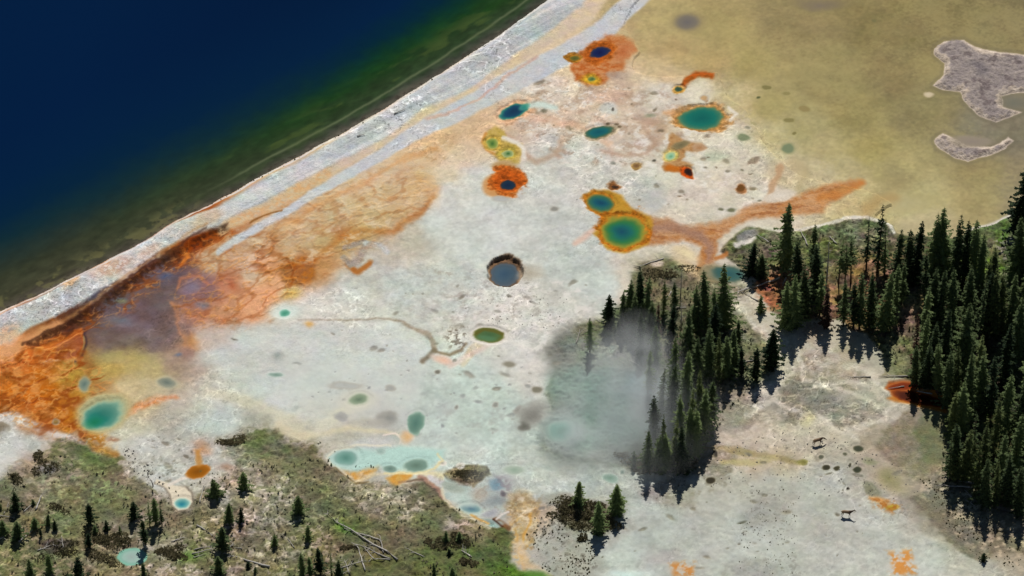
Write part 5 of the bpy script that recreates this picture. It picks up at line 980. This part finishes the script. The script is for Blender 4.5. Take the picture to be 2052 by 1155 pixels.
# ------------------------------------------------------------------ shrubs
def shrub_mesh(R, w, d, h, n, mat):
    mb = MB()
    lob = [(R.uniform(-.5, .5) * w, R.uniform(-.5, .5) * d, R.uniform(.35, .6)) for _ in range(6)]
    for i in range(n):
        c = R.choice(lob); a = R.uniform(0, 6.28); r = R.random() ** .5 * c[2]; e = R.uniform(0, 1)
        x = c[0] + math.cos(a) * r * w * .55; y = c[1] + math.sin(a) * r * d * .55; z = h * max(.05, (1 - (r / c[2]) ** 2)) * R.uniform(.3, 1.05)
        s = R.uniform(.20, .42); vx = Vector((R.uniform(-1, 1), R.uniform(-1, 1), R.uniform(-.3, .8))).normalized() * s; vy = vx.orthogonal().normalized() * s * .7
        p = Vector((x, y, z)); mb.tri(tuple(p - vx), tuple(p + vx), tuple(p + vy))
    return mb.mesh('shrub', mat)
SH = [(1150, 1020, 34, 18, 'dark brown bush filling the left part of the islet'), (1185, 1025, 40, 20, 'rust brown bush in the middle of the islet'), (1160, 1050, 26, 12, 'low dark bush at the lower left of the islet'), (1215, 1052, 24, 16, 'dark bush by the foot of the narrow islet spruce'),
      (1180, 1073, 20, 8, 'small brown bush at the very front of the islet'), (1125, 1030, 18, 9, 'outermost small bush left of the islet'), (112, 1097, 44, 15, 'wide dark brush patch in the lower left meadow'), (365, 1103, 40, 11, 'low olive bush left of the parallel logs'),
      (88, 922, 22, 16, 'bluish dark shrub veiled by thin steam'), (232, 1070, 24, 12, 'dark shrub above the milky turquoise pool'), (200, 1075, 30, 14, 'dark shrub beside the slender fir of the third row'), (215, 1118, 30, 12, 'brown shrub left of the milky turquoise pool'),
      (115, 1018, 18, 8, 'small brown shrub on the green meadow'), (865, 1085, 12, 8, 'dark shrub beside the dry gully'), (900, 1085, 20, 12, 'olive shrub right of the little firs near the bottom'), (920, 1080, 14, 9, 'smaller shrub right of the olive one'), (935, 1125, 16, 9, 'grey green shrub by the brush heap'),
      (30, 960, 12, 8, 'small brown shrub near the left border'), (1258, 690, 1, 1, ''), (470, 880, 30, 9, 'grey brown shrub at the top of the meadow'), (1370, 930, 20, 9, 'low shrub at the lower tip of the middle wood'), (1300, 925, 30, 14, 'dim shrub mass at the foot of the steam'),
      (1250, 920, 26, 10, 'dimmest low shrub left of the shrub mass in the steam'), (1340, 545, 44, 9, 'brown green brush along the top of the middle wood'), (700, 1100, 14, 5, 'grey root tangle on the fallen trunks'), (950, 955, 34, 8, 'brown scrub on the mound above the pools'), (1835, 905, 1, 1, '')]
for i, (x, y, rx, ry, lab) in enumerate(SH):
    if rx <= 1: continue
    R = random.Random(i); w = rx * 2 / 10; d = ry * 2 / 6.4; n = int(120 + w * d * 18)
    p = GP(x, y + ry * .3); o = bpy.data.objects.new('shrub', shrub_mesh(R, w, d, min(1.3, .4 + .12 * d), n, M_SHRUB)); col.objects.link(o); o.location = p
    tag(o, lab, 'shrub', 'low shrubs on the flats and meadow')

# ------------------------------------------------------------------ stones and tussocks (uncountable)
def inpoly(x, y, P):
    c = False; n = len(P)
    for i in range(n):
        a = P[i]; b = P[(i + 1) % n]
        if (a[1] > y) != (b[1] > y) and x < (b[0] - a[0]) * (y - a[1]) / (b[1] - a[1]) + a[0]: c = not c
    return c
def scatter(name, P, n, smin, smax, mat, cat, label, seed, grass=False, allowed=(0, 2, 3, 4, 6)):
    R = random.Random(seed); mb = MB(); xs = [p[0] for p in P]; ys = [p[1] for p in P]; k = 0; tries = 0
    while k < n and tries < n * 6:
        tries += 1; x = R.uniform(min(xs), max(xs)); y = R.uniform(min(ys), max(ys))
        if not inpoly(x, y, P): continue
        p = G(x, y); i = int(np.searchsorted(XS, p.x)) - 1; j = int(np.searchsorted(YS, p.y)) - 1
        if RID[j, i] not in allowed: continue
        if NM[j, i] < R.uniform(.3, .65) or COL[j, i, 0] - COL[j, i, 2] > .22: continue
        p.z = float(Z[j, i]); s = smin + (smax - smin) * R.random() ** 2.5; k += 1
        if grass:
            for q in range(5):
                a = R.uniform(0, 6.28); e = Vector((math.cos(a), math.sin(a), 0)); f = Vector((-e.y, e.x, 0))
                mb.tri(tuple(p - f * s * .35), tuple(p + f * s * .35), tuple(p + e * s * .7 + Vector((0, 0, s * R.uniform(.4, .9)))))
        else:
            b = len(mb.v); m = 5
            for q in range(m):
                a = 6.283 * q / m + R.uniform(-.3, .3); r = s * R.uniform(.4, .7); mb.v.append((p.x + math.cos(a) * r, p.y + math.sin(a) * r, p.z - .05))
            for q in range(m):
                a = 6.283 * q / m + R.uniform(-.3, .3); r = s * R.uniform(.2, .5); mb.v.append((p.x + math.cos(a) * r, p.y + math.sin(a) * r, p.z + s * R.uniform(.3, .6)))
            for q in range(m): mb.f.append((b + q, b + (q + 1) % m, b + m + (q + 1) % m, b + m + q))
            mb.f.append(tuple(b + m + q for q in range(m)))
    o = bpy.data.objects.new(name, mb.mesh(name, mat)); col.objects.link(o); tag(o, label, cat, kind='stuff')
scatter('tussocks', [(0, 960), (100, 900), (300, 990), (640, 880), (1000, 1060), (1030, 1160), (0, 1160)], 1500, .15, .55, M_TUSS, 'tussocks', 'dry grass tussocks spread over the lower left meadow', 3, True)
scatter('tussocks', [(1450, 500), (1600, 470), (1760, 460), (2050, 440), (2052, 1080), (1900, 1000), (1880, 830), (1740, 690), (1540, 620)], 1600, .2, .7, M_TUSS, 'tussocks', 'grass tussocks on the floor of the right forest', 4, True)
scatter('tussocks', [(1290, 530), (1400, 560), (1520, 680), (1500, 780), (1420, 880), (1300, 700), (1230, 650)], 700, .2, .6, M_TUSS, 'tussocks', 'grass tussocks under the middle wood', 5, True)
scatter('rubble', [(1050, 1060), (1110, 1000), (1200, 1110), (1180, 1160), (1090, 1150)], 420, .10, .42, M_SHRUB, 'rubble', 'dark crumbly clods on the grey flat beside the golden stream', 6)
scatter('rubble', [(1450, 900), (1600, 840), (1800, 930), (1850, 1000), (1600, 1000), (1380, 980)], 360, .10, .34, M_ROCK, 'rubble', 'small stones on the flat around the elk and hollows', 7)
scatter('rubble', [(240, 890), (300, 920), (340, 970), (300, 980), (260, 940)], 120, .12, .45, M_ROCK, 'rubble', 'dark stones on the white slope above the meadow', 8)
scatter('rubble', [(1480, 980), (1600, 980), (1600, 1150), (1480, 1150)], 260, .08, .28, M_SHRUB, 'rubble', 'tiny clods on the grey flat left of the nearer elk', 9)
scatter('rubble', [(1840, 950), (1950, 1000), (2052, 1090), (2052, 1150), (1950, 1110), (1860, 1010)], 500, .12, .42, M_SHRUB, 'rubble', 'clods and dry stalks at the front of the right forest', 10)
scatter('rubble', [(420, 402), (700, 250), (1000, 66), (1005, 74), (705, 262), (425, 412)], 420, .12, .5, M_SHRUB, 'rubble', 'dark stones and wrack along the lake edge of the beach', 11, allowed=(0, 1))
scatter('rubble', [(980, 590), (1150, 580), (1100, 680), (960, 660)], 160, .08, .26, M_ROCK, 'rubble', 'small stones on the white clay below the steaming crater', 12)
print('objects', round(time.time() - T0, 1))

# ------------------------------------------------------------------ elk
def body_mesh(name, J, E, mat, root=0, sub=1):
    me = bpy.data.meshes.new(name); me.from_pydata([j[0] for j in J], E, []); o = bpy.data.objects.new(name, me); col.objects.link(o)
    md = o.modifiers.new('skin', 'SKIN')
    for i, j in enumerate(J): me.skin_vertices[0].data[i].radius = (j[1], j[1] if len(j) < 3 else j[2]); me.skin_vertices[0].data[i].use_root = (i == root)
    md.use_smooth_shade = True; s = o.modifiers.new('sub', 'SUBSURF'); s.levels = sub; s.render_levels = sub
    me.materials.append(mat); return o
def elk_mat():
    m = bpy.data.materials.new('elk_coat'); m.use_nodes = True; nt = m.node_tree; L = nt.links; b = nt.nodes['Principled BSDF']; b.inputs['Roughness'].default_value = .9
    tc = nt.nodes.new('ShaderNodeTexCoord'); sp = nt.nodes.new('ShaderNodeSeparateXYZ'); L.new(tc.outputs['Object'], sp.inputs[0])
    # along the body: pale rump, tan flank, dark neck; legs dark
    cr = nt.nodes.new('ShaderNodeValToRGB'); L.new(math_(nt, 'ADD', math_(nt, 'MULTIPLY', sp.outputs['X'], .4), .5), cr.inputs[0])
    e = cr.color_ramp.elements; e[0].position = .10; e[0].color = (.50, .40, .27, 1); e[1].position = .20; e[1].color = (.24, .16, .09, 1)
    for p, c in [(.62, (.20, .13, .075, 1)), (.74, (.07, .04, .025, 1)), (1.0, (.08, .05, .03, 1))]:
        q = e.new(p); q.color = c
    mx = nt.nodes.new('ShaderNodeMix'); mx.data_type = 'RGBA'; L.new(math_(nt, 'MULTIPLY', math_(nt, 'SUBTRACT', .85, sp.outputs['Z']), 5.0, True), mx.inputs[0])
    L.new(cr.outputs[0], mx.inputs[6]); mx.inputs[7].default_value = (.06, .035, .022, 1)
    n = nd(nt, 'ShaderNodeTexNoise', Scale=9.0); L.new(tc.outputs['Object'], n.inputs['Vector'])
    v = nt.nodes.new('ShaderNodeVectorMath'); v.operation = 'SCALE'; L.new(mx.outputs[2], v.inputs[0]); L.new(math_(nt, 'ADD', n.outputs[0], .5), v.inputs['Scale']); L.new(v.outputs[0], b.inputs['Base Color'])
    return m
M_ELK = elk_mat()
def elk(px, py, rz, graze, label, step=.12):
    hd = (1.52, .0, .95) if graze else (1.42, 0, 1.62)
    J = [((-.15, 0, 1.12), .30, .33), ((-.62, 0, 1.16), .27, .30), ((-.92, 0, 1.14), .19, .22), ((.30, 0, 1.10), .31, .36), ((.66, 0, 1.16), .24, .34), ((.95, 0, 1.34), .15, .20),
         ((1.16, 0, 1.50 if not graze else 1.25), .11, .15), (hd, .10, .12), ((hd[0] + .22, 0, hd[2] - .12 - (.12 if graze else 0)), .065, .075), ((hd[0] + .36, 0, hd[2] - .20 - (.2 if graze else 0)), .045, .05), ((-1.06, 0, 1.08), .05, .06)]
    E = [(0, 1), (1, 2), (0, 3), (3, 4), (4, 5), (5, 6), (6, 7), (7, 8), (8, 9), (2, 10)]
    def add(p, r, par): J.append((p, r)); E.append((par, len(J) - 1)); return len(J) - 1
    for sg, f in ((1, step), (-1, -step)):
        a = add((.56 + f * .2, sg * .17, .88), .12, 4); a = add((.58 + f * .6, sg * .16, .55), .060, a); a = add((.56 + f, sg * .15, .22), .040, a); a = add((.58 + f, sg * .15, .03), .05, a)
        f = -f
        a = add((-.70 + f * .2, sg * .17, .86), .15, 1); a = add((-.62 + f * .5, sg * .17, .66), .085, a); a = add((-.86 + f, sg * .16, .46), .055, a); a = add((-.80 + f, sg * .15, .20), .040, a); a = add((-.76 + f, sg * .15, .03), .05, a)
    o = body_mesh('elk', J, E, M_ELK); b = GP(px, py); o.location = b; o.rotation_euler = (0, 0, rz); o.scale = (1.02, 1.02, 1.02)
    tag(o, label, 'elk', 'elk walking on the grey flat')
    mb = MB()
    for sg in (1, -1):
        h = Vector(hd); mb.tri(tuple(h + Vector((-.06, sg * .06, .06))), tuple(h + Vector((.03, sg * .09, .07))), tuple(h + Vector((-.05, sg * .22, .20))))
        mb.tri(tuple(h + Vector((-.06, sg * .06, .06))), tuple(h + Vector((-.05, sg * .22, .20))), tuple(h + Vector((-.08, sg * .10, .04))))
    e = bpy.data.objects.new('ears', mb.mesh('ears', M_ELK)); col.objects.link(e); e.parent = o
elk(1696, 1036, math.radians(-6), False, 'nearer brown elk walking right across the open grey flat')
elk(1638, 892, math.radians(20), True, 'farther elk with pale rump, head low, above the cluster of hollows', .06)

# ------------------------------------------------------------------ steam
def steam(label, cx, cy, rx, ry, hgt, dens, seed, colr=(.96, .985, 1.0), scale=.09, z0=-.3):
    """soft drifting vapour: a lens of volume standing on the ground"""
    p = G(cx, cy); sx = rx / 10.0; sy = ry / 6.43; R = random.Random(seed)
    import bmesh
    bm = bmesh.new(); bmesh.ops.create_icosphere(bm, subdivisions=3, radius=1.0)
    for v in bm.verts:
        v.co.x *= sx; v.co.y *= sy; v.co.z = v.co.z * hgt * .5 + hgt * .5 + z0
        if v.co.z < z0 + .02: v.co.z = z0 + .02
    me = bpy.data.meshes.new('steam'); bm.to_mesh(me); bm.free()
    o = bpy.data.objects.new('steam', me); col.objects.link(o); o.location = (p.x, p.y, 0)
    m = bpy.data.materials.new('steam'); m.use_nodes = True; nt = m.node_tree; nt.nodes.clear(); L = nt.links
    out = nt.nodes.new('ShaderNodeOutputMaterial'); pv = nt.nodes.new('ShaderNodeVolumePrincipled'); L.new(pv.outputs[0], out.inputs['Volume'])
    pv.inputs['Color'].default_value = (*colr, 1); pv.inputs['Anisotropy'].default_value = .0
    tc = nt.nodes.new('ShaderNodeTexCoord'); mp = nt.nodes.new('ShaderNodeVectorMath'); mp.operation = 'MULTIPLY'; mp.inputs[1].default_value = (1 / sx, 1 / sy, 1 / (hgt * 1.0)); L.new(tc.outputs['Object'], mp.inputs[0])
    ln = nt.nodes.new('ShaderNodeVectorMath'); ln.operation = 'LENGTH'; L.new(mp.outputs[0], ln.inputs[0])
    fall = math_(nt, 'SUBTRACT', 1.0, ln.outputs['Value'], True); fall = math_(nt, 'POWER', fall, 1.0)
    n = nd(nt, 'ShaderNodeTexNoise', Scale=scale, Detail=3.0, Roughness=.55); sh = nt.nodes.new('ShaderNodeVectorMath'); sh.operation = 'ADD'; sh.inputs[1].default_value = (seed * 13.7, seed * 5.1, 0); L.new(tc.outputs['Object'], sh.inputs[0]); L.new(sh.outputs[0], n.inputs['Vector'])
    nn = math_(nt, 'MULTIPLY', math_(nt, 'SUBTRACT', n.outputs[0], .36), 4.0, True)
    L.new(math_(nt, 'MULTIPLY', math_(nt, 'MULTIPLY', fall, nn), dens), pv.inputs['Density'])
    me.materials.append(m); m.cycles.volume_step_rate = 4 if hasattr(m.cycles, 'volume_step_rate') else 1
    tag(o, label, 'steam', kind='stuff'); return o
STEAM = True
if STEAM:
    steam('wide bluish white steam bank drifting over the dark pond into the middle wood', 1250, 850, 215, 165, 15, .07, 1, scale=.10)
    steam('bright torn plume of steam rising in front of the middle wood', 1275, 800, 110, 135, 16, .13, 11, scale=.2)
    steam('low milky steam curling over the mint green pool', 1160, 880, 90, 60, 6, .25, 12, scale=.2)
    steam('thin steam veil over the blue teal pools at the corner of the meadow', 990, 985, 70, 45, 7, .10, 2)
    steam('faint steam over the pale clay beside the emerald spring', 380, 830, 130, 60, 7, .03, 3)
    steam('low steam sheet over the pale pools of the lower clay flat', 830, 860, 260, 90, 7, .022, 4)

# ------------------------------------------------------------------ light
SUN_EL = math.radians(50); SUN_AZ = math.radians(4)     # azimuth from +Y towards +X
w = bpy.data.worlds.new('World'); sc.world = w; w.use_nodes = True; nt = w.node_tree
bg = nt.nodes['Background']; sky = nt.nodes.new('ShaderNodeTexSky'); sky.sky_type = 'NISHITA'; sky.sun_disc = False
sky.sun_elevation = SUN_EL; sky.sun_rotation = SUN_AZ; sky.altitude = 2300
nt.links.new(sky.outputs[0], bg.inputs['Color']); bg.inputs['Strength'].default_value = .035
ld = bpy.data.lights.new('sun', 'SUN'); ld.energy = 4.15; ld.angle = math.radians(.5); ld.color = (1, .96, .90)
lo = bpy.data.objects.new('sun', ld); col.objects.link(lo)
sd = Vector((math.sin(SUN_AZ) * math.cos(SUN_EL), math.cos(SUN_AZ) * math.cos(SUN_EL), math.sin(SUN_EL)))
lo.rotation_euler = sd.to_track_quat('Z', 'Y').to_euler()
sc.view_settings.view_transform = 'Standard'; sc.view_settings.look = 'None'; sc.view_settings.exposure = 0; sc.view_settings.gamma = 1
sc.cycles.max_bounces = 4; sc.cycles.diffuse_bounces = 2; sc.cycles.volume_bounces = 2; sc.cycles.transparent_max_bounces = 8
sc.cycles.volume_max_steps = 64
sc.cycles.use_denoising = True
print('done', round(time.time() - T0, 1))
